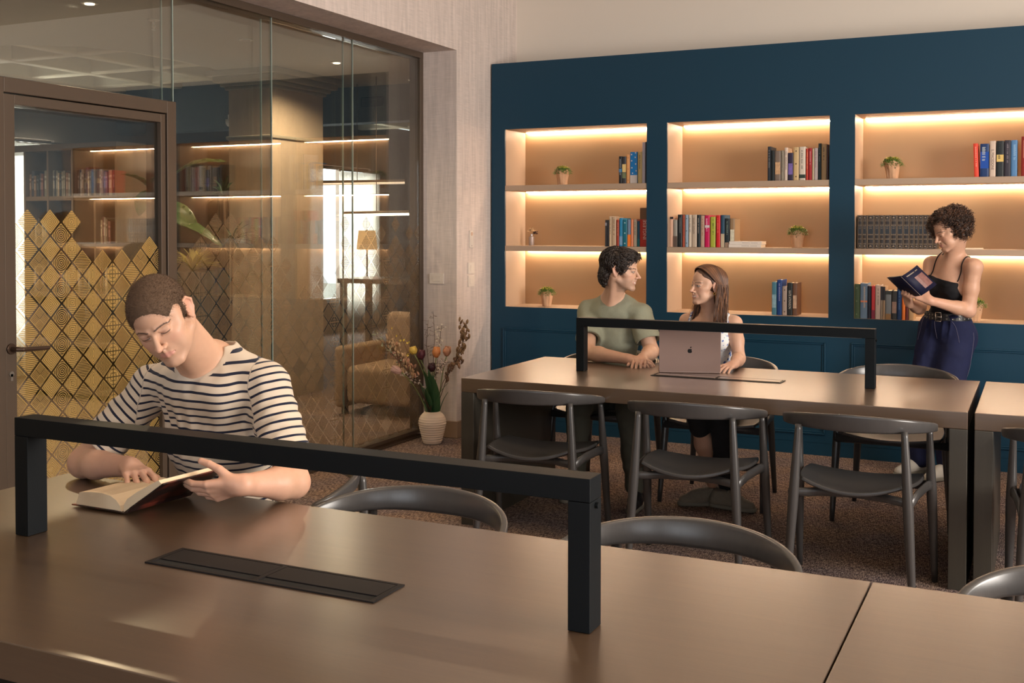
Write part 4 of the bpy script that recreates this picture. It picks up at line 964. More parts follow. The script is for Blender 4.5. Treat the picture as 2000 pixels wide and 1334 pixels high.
def head(S_, c, Rm, s=1.0, fem=False, smile=0.0, open_=0.0, nose=1.0, ears=(1, 1), jaw=1.0):
    S_.at(c, Rm, s)
    S_.ell((0, -.016, .034), (.074, .094, .084), .01)
    S_.ell((0, .030, .040), (.058, .056, .056), .02)
    S_.ell((0, .040, -.030), (.052, .048, .062), .02)
    S_.ell((0, .030, -.068), (.046 * jaw, .046, .038), .02)
    for x in (-1, 1):
        S_.cone((x * .054 * jaw, .0, -.052), (x * .018, .070, -.099), .017, .013, .02)
        S_.ell((x * .039, .053, -.024 + smile * .003), (.020 + smile * .002, .019, .017), .024)
        S_.ell((x * .034, .046, -.054), (.022, .024, .024), .02)
        S_.cone((x * .042, .069, .017), (x * .012, .084, .013), .0085, .0085, .010)
        S_.cone((x * .052, .030, .02), (x * .054, .035, -.01), .016, .014, .02)
    S_.ell((0, .076, -.099 if not fem else -.096), (.017 if not fem else .014, .015, .014), .014)
    S_.ell((0, .064, -.060), (.028, .026, .028), .014)
    for x in (-1, 1):
        S_.ell((x * .031, .094, .001), (.017, .0165, .0120), .010, 1)
        S_.ell((x * .0305, .0715, -.0005), (.0145, .0135, .0130), .004)
        # upper lid fold
        S_.cone((x * .019, .084, .0055), (x * .042, .0765, .0045), .0036, .003, .004)
        S_.cone((x * .020, .0825, -.0075), (x * .040, .0765, -.0065), .003, .0026, .004)
    n = nose
    S_.cone((0, .082, .012), (0, .0985 + .005 * n, -.024), .0065, .0088, .009)
    S_.ell((0, .1055 + .004 * n, -.0325), (.0098, .0105, .0088), .006)
    for x in (-1, 1):
        S_.ell((x * .0118, .0955, -.0365), (.0072, .0098, .0066), .005)
        S_.ell((x * .0062, .1035, -.0425), (.0032, .0050, .0028), .002, 1)
    S_.cone((0, .0945, -.046), (0, .0925, -.052), .004, .004, .006)
    w = .0235 * (1 + .30 * smile) * (.94 if fem else 1)
    zc = -.0640; up = .006 * smile
    for x in (-1, 1):
        S_.cone((0, .0888, zc + .0034), (x * w * .62, .0850, zc + .0027 + up * .2), .0046, .0038, .004)
        S_.cone((x * w * .62, .0850, zc + .0027 + up * .2), (x * w, .078, zc + up), .0042, .0025, .004)
        S_.cone((0, .0876, zc - .0050), (x * w * .60, .0838, zc - .0042 + up * .3), .0056, .0044, .004)
        S_.cone((x * w * .6, .0838, zc - .0042 + up * .3), (x * w * .95, .078, zc - .0005 + up), .0046, .0025, .004)
        t = .0012 + open_ * .003
        S_.cone((0, .0960, zc - .0005), (x * w * .6, .0915, zc - .0003 + up * .25), t, t, .0012, 1)
        S_.cone((x * w * .6, .0915, zc - .0003 + up * .25), (x * w * .98, .082, zc + up), t, .0012, .0012, 1)
        if smile: S_.cone((x * .024, .088, -.040), (x * .036, .077, -.062), .0012, .0012, .008, 1)
    if open_:
        S_.cone((-w * .55, .0830, zc - .0002 + up * .2), (0, .0875, zc - .001), .0034, .0036, .001)
        S_.cone((w * .55, .0830, zc - .0002 + up * .2), (0, .0875, zc - .001), .0034, .0036, .001)
    for x, e in ((-1, ears[0]), (1, ears[1])):
        if not e: continue
        ex = np.array([[cos(.3 * x), sin(.3 * x), 0], [-sin(.3 * x), cos(.3 * x), 0], [0, 0, 1]]).T
        S_.ell((x * .0765, -.012, -.003), (.0055, .0180, .0300), .006, 0, ex)
        S_.ell((x * .0830, -.009, -.002), (.0050, .0095, .0170), .003, 1, ex)
        pts = [(x * .073, .005, .006), (x * .0775, -.003, .024), (x * .083, -.017, .027), (x * .088, -.029, .012), (x * .084, -.025, -.010), (x * .075, -.010, -.031)]
        S_.chain(pts, [.003, .0036, .0038, .0038, .0038, .0052], .003)
        S_.ell((x * .0775, .003, -.008), (.003, .004, .005), .003)
    S_.at()
def sstep(a, b, x): t = np.clip((x - a) / np.where(np.abs(b - a) < 1e-5, -1e-5, b - a), 0, 1); return t * t * (3 - 2 * t)
def mixc(C, col, w): return C * (1 - w[:, None]) + np.array(col) * w[:, None]
def segd(x, z, pts):
    d = np.full(len(x), 9.0)
    for (x0, z0), (x1, z1) in zip(pts[:-1], pts[1:]):
        dx, dz = x1 - x0, z1 - z0; t = np.clip(((x - x0) * dx + (z - z0) * dz) / (dx * dx + dz * dz), 0, 1); d = np.minimum(d, np.hypot(x - x0 - t * dx, z - z0 - t * dz))
    return d
def facecol(P, C, c, Rm, s, brow, lip, lid='down', smile=0, teeth=False, stub=None, fem=False, gaze=(0, 0)):
    q = (P - c) @ Rm / s; x, y, z = q[:, 0], q[:, 1], q[:, 2]; fr = y > .04
    near = (np.abs(x) < .12) & (np.abs(z) < .14) & (np.abs(y) < .14)
    nz = vnoise(q.astype(F32), 420, 3) * .0005
    blush = np.exp(-(((np.abs(x) - .043) / .02) ** 2 + ((z + .028) / .018) ** 2)) * fr * near
    C = mixc(C, np.array([.72, .34, .26]), blush * .28)
    C = mixc(C, np.array([.70, .32, .25]), np.exp(-((x / .012) ** 2 + ((z + .036) / .012) ** 2)) * (y > .09) * .25)
    C = mixc(C, np.array([.66, .27, .20]), np.exp(-(((np.abs(x) - .083) / .012) ** 2 + ((z) / .03) ** 2 + ((y + .012) / .022) ** 2)) * near * .45)
    if stub is not None:
        w = sstep(-.034, -.060, z) * (y > -.01) * near * (1 - np.exp(-(x / .02) ** 2 - ((z + .066) / .010) ** 2)) ; C = mixc(C, stub[0], w * stub[1] * (z > -.125))
    ax = np.abs(x); bz = .0170 if not fem else .0195
    d = segd(ax, z, [(.010, bz - .002), (.024, bz + .0015), (.040, bz + .003), (.051, bz - .001)])
    C = mixc(C, brow, sstep(.0030 - .03 * np.maximum(ax - .028, 0), .0012, d + nz) * (y > .03) * near * .95)
    w_ = .0235 * (1 + .30 * smile); zz = z + .0645 - .006 * smile * (ax / w_) ** 2 * .9
    C = mixc(C, lip, sstep(1.15, .85, np.sqrt((ax / (w_ * 1.0)) ** 2 + (zz / .0085) ** 2)) * (y > .07) * .75)
    if teeth: C = mixc(C, (.78, .72, .64), sstep(.0038, .0026, np.abs(zz - .0005)) * (ax < w_ * .72) * (y > .072) * (y < .0915))
    ex = ax - .0305
    if lid == 'down':
        zl = -.0050 + 22 * ex ** 2 * .4
        C = mixc(C, (.035, .022, .018), sstep(.0021, .0010, np.abs(z - zl)) * (np.abs(ex) < .0135) * fr * .9)
        C = mixc(C, np.array([.48, .25, .20]), np.exp(-((ex / .012) ** 2 + ((z - .002) / .005) ** 2)) * fr * .35)
    else:
        o = .0046 if lid == 'open' else .0034
        e = np.sqrt((ex / .0125) ** 2 + ((z + .0006) / o) ** 2)
        C = mixc(C, (.035, .022, .018), sstep(1.40, 1.15, e) * fr)
        C = mixc(C, (.62, .56, .52), sstep(1.02, .90, e) * fr)
        ir = np.hypot(x - np.sign(x) * .0305 - gaze[0] * .005, z - gaze[1] * .004)
        C = mixc(C, (.045, .022, .012), sstep(.0056, .0048, ir) * (e < 1) * fr)
    return C
def hand(S_, wr, d, n, side, curl=(.3, .35, .4, .45), spread=.10, thumb=(.7, .55, -.3), s=1.0, wrad=.025, tb=(.25, .2)):
    # wr wrist point, d towards the knuckles, n out of the back of the hand, side: +1 when the thumb lies on cross(d, n)
    d = nrm(d); n = nrm(n - d * np.dot(n, d)); l = np.cross(d, n) * side     # l points to the thumb side
    L = [.083, .086, .081, .074]; off = [.030, .010, -.010, -.029]; fl = [(.041, .025, .020), (.046, .029, .021), (.042, .027, .021), (.033, .020, .018)]; fr = [.0088, .0090, .0085, .0076]
    wr = np.asarray(wr, float); tips = []
    S_.cone(wr - d * .012 * s, wr + d * .02 * s, wrad * .92 * s, wrad * .88 * s, .02)
    for i in range(4):
        k = wr + d * L[i] * s + l * off[i] * s
        b0 = wr + d * .012 * s + l * off[i] * .55 * s
        S_.cone(b0, k, .0135 * s, .0108 * s, .012 if i else .016)
        a = 0; dd = nrm(d + l * spread * (1.5 - i) * .9); p = k + n * .001; r = fr[i] * s
        c = curl[i] if hasattr(curl[i], '__len__') else (curl[i] * .8, curl[i] * 1.1, curl[i] * .8)
        ell_ = []
        for j in range(3):
            a += c[j]; v = nrm(dd * cos(a) - n * sin(a)); q = p + v * fl[i][j] * s
            S_.cone(p, q, r * (1.06 if j else 1.1), r * (.96 if j < 2 else .88), .0022 if j == 0 else .002); p = q; r *= .95
        tips.append((p, v, r, nrm(n * cos(a) + dd * sin(a))))
    t0 = wr + d * .020 * s + l * .018 * s - n * .006 * s; tv = nrm(l * thumb[0] + d * thumb[1] + n * thumb[2])
    t1 = t0 + tv * .044 * s; S_.cone(t0, t1, .0155 * s, .0115 * s, .012)
    tv2 = nrm(tv + d * tb[0] - l * tb[1]); t2 = t1 + tv2 * .032 * s; S_.cone(t1, t2, .0108 * s, .0100 * s, .003)
    tv3 = nrm(tv2 + d * tb[0] * .7 - l * tb[1] * .7); t3 = t2 + tv3 * .024 * s; S_.cone(t2, t3, .0102 * s, .0086 * s, .002)
    tips.append((t3, tv3, .0086 * s, nrm(np.cross(tv3, np.cross(n, tv3)) + l * .3)))
    return tips
def nailcol(P, C, tips, col=(.78, .50, .42)):
    for p, v, r, n in tips:
        q = P - (p + n * r * .6 - v * .001); w = np.exp(-((q * q).sum(1)) / (.0055 ** 2)); C = mixc(C, col, w * .6)
    return C
def arm(S_, sh, el, wr, r=(.050, .040, .040, .026), k=.02, bic=.008):
    sh, el, wr = map(lambda v: np.asarray(v, float), (sh, el, wr))
    m = sh * .5 + el * .5; S_.cone(sh, m, r[0], r[0] * .90, k); S_.cone(m, el, r[0] * .90, r[1], k)
    f = el * .72 + wr * .28; S_.cone(el, f, r[1] * .98, r[2], k); S_.cone(f, wr, r[2], r[3], k)
def torso_frame(pel, nk, shL, shR):
    z = nrm(nk - pel); x = nrm(shR - shL); y = np.cross(z, x); x = np.cross(y, z); return np.array([x, y, z]).T   # x to the person's right, y forward
# ---------------------------------------------------------------- people
M_HAIRBUZZ = mat('buzz cut hair', sr(94, 72, 54), .8, bump=.9, bscale=900, var=.45, vscale=300)
def stripe_tee():
    m, N, L, P = newmat('striped jersey')
    a = N.new('ShaderNodeAttribute'); a.attribute_name = 'stripe'; b = N.new('ShaderNodeAttribute'); b.attribute_name = 'plain'
    fr = N.new('ShaderNodeMath'); fr.operation = 'FRACT'; L.new(a.outputs['Fac'], fr.inputs[0])
    c = N.new('ShaderNodeMath'); c.operation = 'COMPARE'; c.inputs[1].default_value = .5; c.inputs[2].default_value = .145; L.new(fr.outputs[0], c.inputs[0])
    k = N.new('ShaderNodeMath'); k.operation = 'LESS_THAN'; k.inputs[1].default_value = .5; L.new(b.outputs['Fac'], k.inputs[0])
    ml = N.new('ShaderNodeMath'); ml.operation = 'MULTIPLY'; L.new(c.outputs[0], ml.inputs[0]); L.new(k.outputs[0], ml.inputs[1])
    mx = N.new('ShaderNodeMix'); mx.data_type = 'RGBA'; mx.inputs[6].default_value = (*sr(202, 188, 170), 1); mx.inputs[7].default_value = (*sr(30, 34, 52), 1)
    L.new(ml.outputs[0], mx.inputs[0]); L.new(mx.outputs[2], P.inputs['Base Color']); P.inputs['Roughness'].default_value = .9; P.inputs['Specular IOR Level'].default_value = .15; P.inputs['Sheen Weight'].default_value = .15
    tc = N.new('ShaderNodeTexCoord'); n = N.new('ShaderNodeTexNoise'); n.inputs['Scale'].default_value = 700; L.new(tc.outputs['Object'], n.inputs['Vector'])
    bp = N.new('ShaderNodeBump'); bp.inputs['Strength'].default_value = .25; bp.inputs['Distance'].default_value = .001; L.new(n.outputs[0], bp.inputs['Height']); L.new(bp.outputs[0], P.inputs['Normal'])
    return m
def torso(S_, pel, nk, shL, shR, g=1.0, fem=False, ex=0.0, k=.05):
    # chest, belly and hips around the spine; ex grows everything (for clothes)
    T = torso_frame(pel, nk, shL, shR); ln = np.linalg.norm(nk - pel); sw = np.linalg.norm(shL - shR) / 2
    def L_(x, y, z): return pel + T @ np.array([x, y, z * ln])
    w = 1.0 if not fem else .93
    S_.ell(L_(0, -.002, .80), (sw * .86 + ex, .088 * g + ex, .105 + ex), k, 0, T)
    S_.ell(L_(0, .012, .62), (sw * .82 * w + ex, .104 * g + ex, .150 + ex), k, 0, T)
    S_.ell(L_(0, .004, .32), ((sw * .68 if not fem else sw * .70) + ex, .092 * g + ex, .150 + ex), k, 0, T)
    S_.ell(L_(0, .0, .04), ((sw * .78 if not fem else sw * 1.0) + ex, .105 * g + ex, .115 + ex), k, 0, T)
    return T, L_
def man_front():
    r = thing('person', 'young man with buzz cut in a striped t-shirt, seated reading an open book', 'person', (-2.25, 2.68, 0), 0)
    O = (-2.25, 2.68, 0)
    hc = V(-2.174, 2.288, 1.263); Rh = np.array([[-0.8976, 0.4129, -0.1543], [-0.2607, -0.7795, -0.5696], [-0.3555, -0.471, 0.8073]])
    pel, nk = V(-2.235, 2.66, .50), V(-2.205, 2.535, 1.118); shL, shR = V(-2.025, 2.55, 1.050), V(-2.437, 2.53, 1.020)
    elL, elR = V(-1.895, 2.505, .792), V(-2.612, 2.415, .798); wrL, wrR = V(-1.915, 2.300, .826), V(-2.372, 2.362, .818)
    s = Sdf(); head(s, hc, Rh, 1.0, jaw=.98)
    s.at()
    hb = hc + Rh @ V(0, -.040, -.055); nb = nk + V(0, -.01, -.02)
    s.cone(hb, nb, .054, .056, .03); s.cone(hc + Rh @ V(0, .000, -.070), nk + V(-.02, -.050, -.02), .038, .042, .03)
    for sg, a, b in ((1, hc + Rh @ V(-.058, -.03, -.04), nk + V(-.012, -.088, -.030)), (-1, hc + Rh @ V(.058, -.03, -.04), nk + V(-.030, -.088, -.030))):
        s.cone(a, b, .012, .012, .016)       # sternomastoid cords
    for sh in (shL, shR):
        s.cone(nk + V(0, .0, .004), sh + V(0, 0, .014), .046, .038, .04)
        s.cone(nk + V(-.02, -.070, -.040), sh + V(0, -.02, .018), .013, .014, .02)   # collarbones
    s.ell((nk + pel) / 2 + V(0, 0, .12), (.13, .07, .17), .05)
    s.ell(nk + V(-.01, -.03, -.09), (.145, .072, .07), .04)
    arm(s, shL, elL, wrL, (.052, .043, .044, .027)); arm(s, shR, elR, wrR, (.052, .044, .043, .027))
    t1_ = hand(s, wrR, (.84, -.50, -.03), (.05, -.10, 1.0), -1, curl=((.28, .35, .2), (.32, .38, .2), (.38, .40, .25), (.45, .42, .25)), spread=.12, thumb=(.55, .8, -.25))
    t2_ = hand(s, wrL, (-.88, -.38, -.22), (.45, -.68, -.55), 1, curl=((.30, .35, .2), (.34, .42, .25), (.40, .45, .3), (.46, .5, .3)), spread=.04, thumb=(.62, .62, -.55), tb=(.3, .1))
    def col(P):
        C = np.tile(np.array([.560, .330, .222]), (len(P), 1))
        C = facecol(P, C, hc, Rh, 1.0, (.07, .04, .03), (.60, .27, .22), 'down', stub=((.42, .27, .20), .15))
        for w_ in (wrL, wrR):
            d = np.linalg.norm(P - w_, axis=1); C = mixc(C, (.66, .35, .26), sstep(.20, .08, d) * .35)
        for e in (elL, elR): C = mixc(C, (.66, .34, .25), sstep(.07, .02, np.linalg.norm(P - e, axis=1)) * .4)
        C = nailcol(P, C, t1_ + t2_)
        return C
    P0 = lambda P: P
    organic('body', s, .0021, M_SKIN, r, col, it=1, origin=O)
    # buzz cut
    hs = Sdf(); hs.at(hc, Rh, 1.0)
    e = .0018
    hs.ell((0, -.016, .034), (.074 + e, .094 + e, .084 + e), .01); hs.ell((0, .030, .040), (.058 + e, .056 + e, .056 + e), .02)
    hs.cone((-.0695, .0, .02), (-.0725, .002, -.012), .008, .005, .01); hs.cone((.0695, .0, .02), (.0725, .002, -.012), .008, .005, .01)
    hs.half((0, .076, .050), (0, .86, -.42), .006); hs.half((0, .0, -.062), (0, .3, -1), .004)
    for x in (-1, 1):
        hs.ell((x * .080, .066, .004), (.03, .040, .040), .004, 1)
        hs.ell((x * .084, -.010, -.030), (.022, .024, .040), .004, 1)
    hs.at(); hs.disp = lambda P: vnoise(P, 240, 5) * .0011
    hobj = organic('buzz_cut_hair', hs, .0024, M_HAIRBUZZ, r, it=1, origin=O)
    q = random.Random(2); br = MB(); vs = []; fs = []
    hb_ = Sdf(); hb_.p = hs.p; W3, N3 = on_surface(hb_, hc + Rh @ V(0, -.01, .02), 30000, 3)
    for p_, n_ in zip(W3, N3):
        t_ = np.array(rand_dir(q)); s_ = np.cross(n_, t_); s_ /= np.linalg.norm(s_); l_ = q.uniform(.003, .0055); p0 = p_ - n_ * .003 - np.array(O); o_ = len(vs); tip = p0 + n_ * (l_ + .003) + (Rh @ V(0, .6, -.3)) * .002 + t_ * .001
        vs += [p0 - s_ * .0005, p0 + s_ * .0005, tip]; fs.append((o_, o_ + 1, o_ + 2))
    br.add(vs, fs); bo = br.build('hair_stubble', M_HAIRBUZZ, hobj)
    # t-shirt
    t = Sdf(); T, LL = torso(t, pel, nk, shL, shR, 1.02, ex=.013)
    for sh in (shL, shR): t.cone(nk + V(0, .004, .008), sh + V(0, -.002, .014), .062, .057, .03)
    t.ell(nk + V(-.01, -.03, -.09), (.165, .094, .085), .04)
    for sh in (shL, shR): t.cone(nk + V(-.02, -.068, -.036), sh + V(0, -.02, .016), .026, .028, .03)
    def sleeve(sh, el, a=.78, r0=.064, r1=.066):
        e = sh + (el - sh) * a; t.cone(sh, e, r0, r1, .03); return e
    eL, eR = sleeve(shL, elL, .72, .064, .070), sleeve(shR, elR, .74, .064, .069)
    for sh, el, e in ((shL, elL, eL), (shR, elR, eR)):
        d = nrm(el - sh); t.half(e, d, .003) if False else None
    cut = []
    for sh, el, e, r_ in ((shL, elL, eL, .066), (shR, elR, eR, .064)):
        d = nrm(el - sh); t.ell(e + d * .052, (.125, .125, .050), .003, 1, frame(d, (0, 1, .1))[:, [0, 2, 1]])
        t.cone(e - d * .045, e + d * .05, r_ - .016, r_ - .013, .003, 1)
    # neck opening
    nf = nrm(V(.10, -.45, 1)); nc_ = nk + V(-.005, -.030, .010)
    t.ell(nc_ + V(0, -.018, .012), (.070, .072, .050), .006, 1, frame((-.12, -1, -.62), (0, 0, 1)))
    t.cone(nk + V(0, -.0, .10), nk + V(0, -.005, -.03), .066, .060, .006, 1)
    sd = nrm(shR - shL)
    def fold(P):
        f = vnoise(P * np.array([1, 1, .45]), 13, 1) * .006 + vnoise(P, 34, 2) * .0022
        # soft vertical creases falling from the right shoulder and under the chest
        u = (P - shR) @ sd; w = np.exp(-(((P[..., 2] - .93) / .10) ** 2 + ((u + .10) / .12) ** 2))
        f = f + w * .0045 * np.sin(u * 150 + P[..., 2] * 12)
        for sh, el in ((shL, elL), (shR, elR)):
            d = nrm(el - sh); a = (P - sh) @ d; rr = np.linalg.norm(P - sh - a[..., None] * d, axis=-1)
            f = f + np.exp(-((a - .12) / .09) ** 2) * (rr < .1) * .0028 * np.sin(a * 120 + P[..., 0] * 70)
        return f * sstep(0, .04, np.abs(np.linalg.norm(P - nc_, axis=-1) - .02))
    t.disp = fold
    pn = nk + V(0, .01, 0)
    def which(P):
        k = np.zeros(len(P)); v = ((P - pel) @ T[:, 2]) / .0235 + vnoise(P.astype(F32), 9, 8) * .25
        v = v + 1.1 * np.exp(-((P - LL(0, .1, .70)) @ T[:, 0] / .12) ** 2) * 0
        for sh, el in ((shL, elL), (shR, elR)):
            d = nrm(el - sh); inn = nrm((nk - sh) * np.array([1, 1, 0])); a = (P - sh) @ d; b = (P - sh) @ inn
            m_ = (b < .018 - .25 * np.maximum(a, 0)) & (np.linalg.norm(P - sh - np.clip(a, 0, .4)[:, None] * d, axis=1) < .085)
            v = np.where(m_, a / .0235 + .2 + vnoise(P.astype(F32), 12, 9) * .2, v)
        return v
    cen = nc_ + V(0, -.012, -.012)
    def plain(P):
        q = (P - cen); return ((np.linalg.norm(q * np.array([1, .92, 1.25]), axis=1) < .112) & (P[:, 2] > 1.0)).astype(float) * 0 + collar_w(P)
    def collar_w(P):
        S2 = Sdf(); S2.ell(nc_ + V(0, -.018, .012), (.070, .072, .050), .006, 0, frame((-.12, -1, -.62), (0, 0, 1))); S2.cone(nk + V(0, -.0, .10), nk + V(0, -.005, -.03), .066, .060, .006)
        return (S2.ev(P) < .020).astype(float)
    organic('striped_t_shirt', t, .0034, stripe_tee(), r, att={'stripe': which, 'plain': plain}, it=2, origin=O)
    # trousers (below the table)
    q = Sdf(); kL, kR = V(-2.12, 2.22, .52), V(-2.42, 2.22, .52); aL, aR = V(-2.10, 2.28, .10), V(-2.44, 2.26, .10)
    q.ell(pel + V(0, .03, .0), (.165, .125, .105), .05)
    for hp, kn, an in ((pel + V(.09, 0, 0), kL, aL), (pel + V(-.09, 0, 0), kR, aR)): q.chain([hp, kn, an], [.085, .062, .048], .03)
    q.disp = lambda P: vnoise(P, 16, 4) * .004
    organic('trousers', q, .008, mat('navy cotton', sr(38, 44, 58), .9), r, it=1, origin=O)
    for a in (aL, aR):
        z = Sdf(); z.cone(a + V(0, .03, -.045), a + V(0, -.13, -.062), .040, .036, .02); z.cone(a + V(0, .02, -.01), a + V(0, -.02, -.03), .045, .045, .02); z.half((0, 0, .004), (0, 0, -1), .004)
        organic('shoe', z, .008, mat('dark shoe', sr(40, 38, 40), .6), r, it=1, origin=O)
man_front()
# ---------------------------------------------------------------- his open hardback
def open_book():
    r = thing('open_book', 'thick open hardback novel with a dark red jacket under the hands of the striped-shirt man', 'book', (-2.19, 2.15, .752))
    M_PG = mat('cream pages', sr(222, 200, 168), .85, bump=.35, bscale=1, stretch=(30, 30, 1400)); M_PG2 = mat('cream page face', sr(226, 206, 176), .85)
    m, N, L, P = newmat('dark red book jacket'); tc = N.new('ShaderNodeTexCoord'); n = N.new('ShaderNodeTexNoise'); n.inputs['Scale'].default_value = 14; n.inputs['Detail'].default_value = 5
    rp = N.new('ShaderNodeValToRGB'); e = rp.color_ramp.elements; e[0].position = .48; e[0].color = (*sr(34, 22, 22), 1); e[1].position = .78; e[1].color = (*sr(134, 58, 42), 1)
    L.new(tc.outputs['Object'], n.inputs['Vector']); L.new(n.outputs[0], rp.inputs[0]); L.new(rp.outputs[0], P.inputs['Base Color']); P.inputs['Roughness'].default_value = .28
    sx = Vector((.08, 1, 0)).normalized(); H_ = .222
    def strip(prof, thick, m, name, par, h0=0, h1=H_):
        g = [[Vector((x, 0, z)) + sx * h for x, z in prof] for h in (h0, (h0 + h1) / 2, h1)]
        return MB().sheet(g, thick=thick).build(name, m, par, smooth=False)
    a = R(33)
    # left half: page block lying on the table, domed towards the fold
    lp = [(-.003, .004), (-.010, .020), (-.024, .034), (-.045, .043), (-.075, .047), (-.115, .046), (-.150, .042), (-.158, .040)]
    base = [(-.172, .004), (-.120, .004), (-.06, .004), (-.003, .004)]
    MB().prism([(x, z) for x, z in lp] + [(x, z) for x, z in base], 0, 1, Matrix(((1, 0, sx.x * (H_ - .008), .0), (0, 0, sx.y * (H_ - .008), .004), (0, 1, 0, 0), (0, 0, 0, 1)))).build('page_block', M_PG, r)
    # right half: fewer pages, lifted
    ca, sa = cos(a), sin(a)
    def rot(u, v): return (u * ca - v * sa + .004, u * sa + v * ca + .004)
    rp_ = [rot(0, .0), rot(.010, .016), rot(.030, .024), rot(.07, .024), rot(.12, .019), rot(.156, .015)]; rb = [rot(.160, .001), rot(.1, .001), rot(.04, .001)]
    MB().prism(rp_ + rb, 0, 1, Matrix(((1, 0, sx.x * (H_ - .008), .0), (0, 0, sx.y * (H_ - .008), .004), (0, 1, 0, 0), (0, 0, 0, 1)))).build('page_block', M_PG, r)
    cv = [(-.182, .0035), (-.1, .0032), (-.03, .003), (-.006, .002), (.006, .000), (.018, .004), rot(.030, -.003), rot(.09, -.003), rot(.166, -.002)]
    strip([(x, z + .0035) for x, z in cv], .0035, m, 'cover', r)
    # printed lines on the visible left page
    tl = MB()
    for k in range(17):
        u = .014 + k * .0078
        if 9 < k < 11: continue
        xs_ = np.interp(u, [0, .007, .021, .042, .072, .112, .15], [-.003, -.010, -.024, -.045, -.075, -.115, -.150]); zs = np.interp(-xs_, [.003, .01, .024, .045, .075, .115, .15], [.004, .02, .034, .043, .047, .046, .042])
        # lines run along the row direction (x) in real books: short dashes across the page
    for k in range(24):
        h = .016 + k * .0082; row = []
        g = []
        for hh in (h, h + .0016):
            g.append([Vector((x, 0, z + .0006)) + sx * hh for x, z in lp[3:-1]])
        tl.sheet(g)
    tl.build('printed_text', mat('grey print', sr(204, 186, 158), .9), r)
    # text is too dense to read: fine grey lines
    return r
open_book()
# ---------------------------------------------------------------- hair helpers
def lock(mb, pts, r, n=5, tip=.15):
    N = len(pts); rad = [(r * (1 - (1 - tip) * (i / (N - 1)) ** 1.6), r * .6 * (1 - (1 - tip) * (i / (N - 1)) ** 1.6)) for i in range(N)]
    mb.tube(pts, rad, n)
def hairmat(name, c, var=.35, rough=.45):
    m = mat(name, c, rough, 0, .5, bump=.5, bscale=500, var=var, vscale=30, stretch=(1, 1, 1)); return m
def sneaker(name, heel, toe, m, parent, lab=None, z0=0.0, M_SOLE=None):
    heel, toe = V(*heel), V(*toe); d = nrm(toe - heel); L_ = np.linalg.norm(toe - heel); u = V(0, 0, 1); z = Sdf()
    z.cone(heel + u * .040, heel + d * L_ * .45 + u * .046, .034, .038, .02); z.cone(heel + d * L_ * .45 + u * .042, toe - d * .035 + u * .030, .040, .030, .02); z.cone(heel + u * .045, heel + d * .02 + u * .085, .034, .036, .02)
    z.cone(heel + d * .06 + u * .07, heel + d * .13 + u * .058, .030, .028, .015); z.half(u * .004, (0, 0, -1), .003)
    z.half(heel + u * .098, (0, 0, 1), .003)
    z.disp = lambda P: vnoise(P, 60, 3) * .0012
    O_ = tuple(parent.location); o = organic(name, z, .005, m, parent, it=1, origin=O_)
    s2 = Sdf(); s2.cone(heel + u * .012, heel + d * L_ * .45 + u * .012, .040, .043, .01); s2.cone(heel + d * L_ * .45 + u * .012, toe - d * .03 + u * .012, .043, .034, .01); s2.half(u * .003, (0, 0, -1), .002); s2.half(u * .026, (0, 0, 1), .004)
    organic('sole', s2, .006, M_SOLE or M_SOLEW, o, it=1, origin=O_)
    lc = MB(); sd = nrm(np.cross(d, u))
    for k in range(4):
        c = heel + d * (.075 + .022 * k) + u * (.098 - .0085 * k); lc.tube([Vector(c - sd * .018 - u * .004) - Vector(O_), Vector(c + u * .003) - Vector(O_), Vector(c + sd * .018 - u * .004) - Vector(O_)], .0028, 6)
    lc.build('laces', M_LACE, o, smooth=True)
    return o
M_SOLEW = mat('rubber sole', sr(120, 116, 106), .7); M_LACE = mat('laces', sr(150, 142, 128), .8)
SK = np.array([.60, .365, .255])
def skincol(P, base, hc, Rh, s_, brow, lip, lid, smile, teeth, stub, fem, gaze, reds=(), tips=()):
    C = np.tile(np.array(base), (len(P), 1)); C = facecol(P, C, hc, Rh, s_, brow, lip, lid, smile, teeth, stub, fem, gaze)
    for e, a in reds: C = mixc(C, (.64, .34, .25), sstep(a, a * .3, np.linalg.norm(P - e, axis=1)) * .35)
    return nailcol(P, C, tips) if len(tips) else C
def rotmat(fwd, up): 
    y = nrm(fwd); x = nrm(np.cross(y, up)); z = np.cross(x, y); return np.array([x, y, z]).T

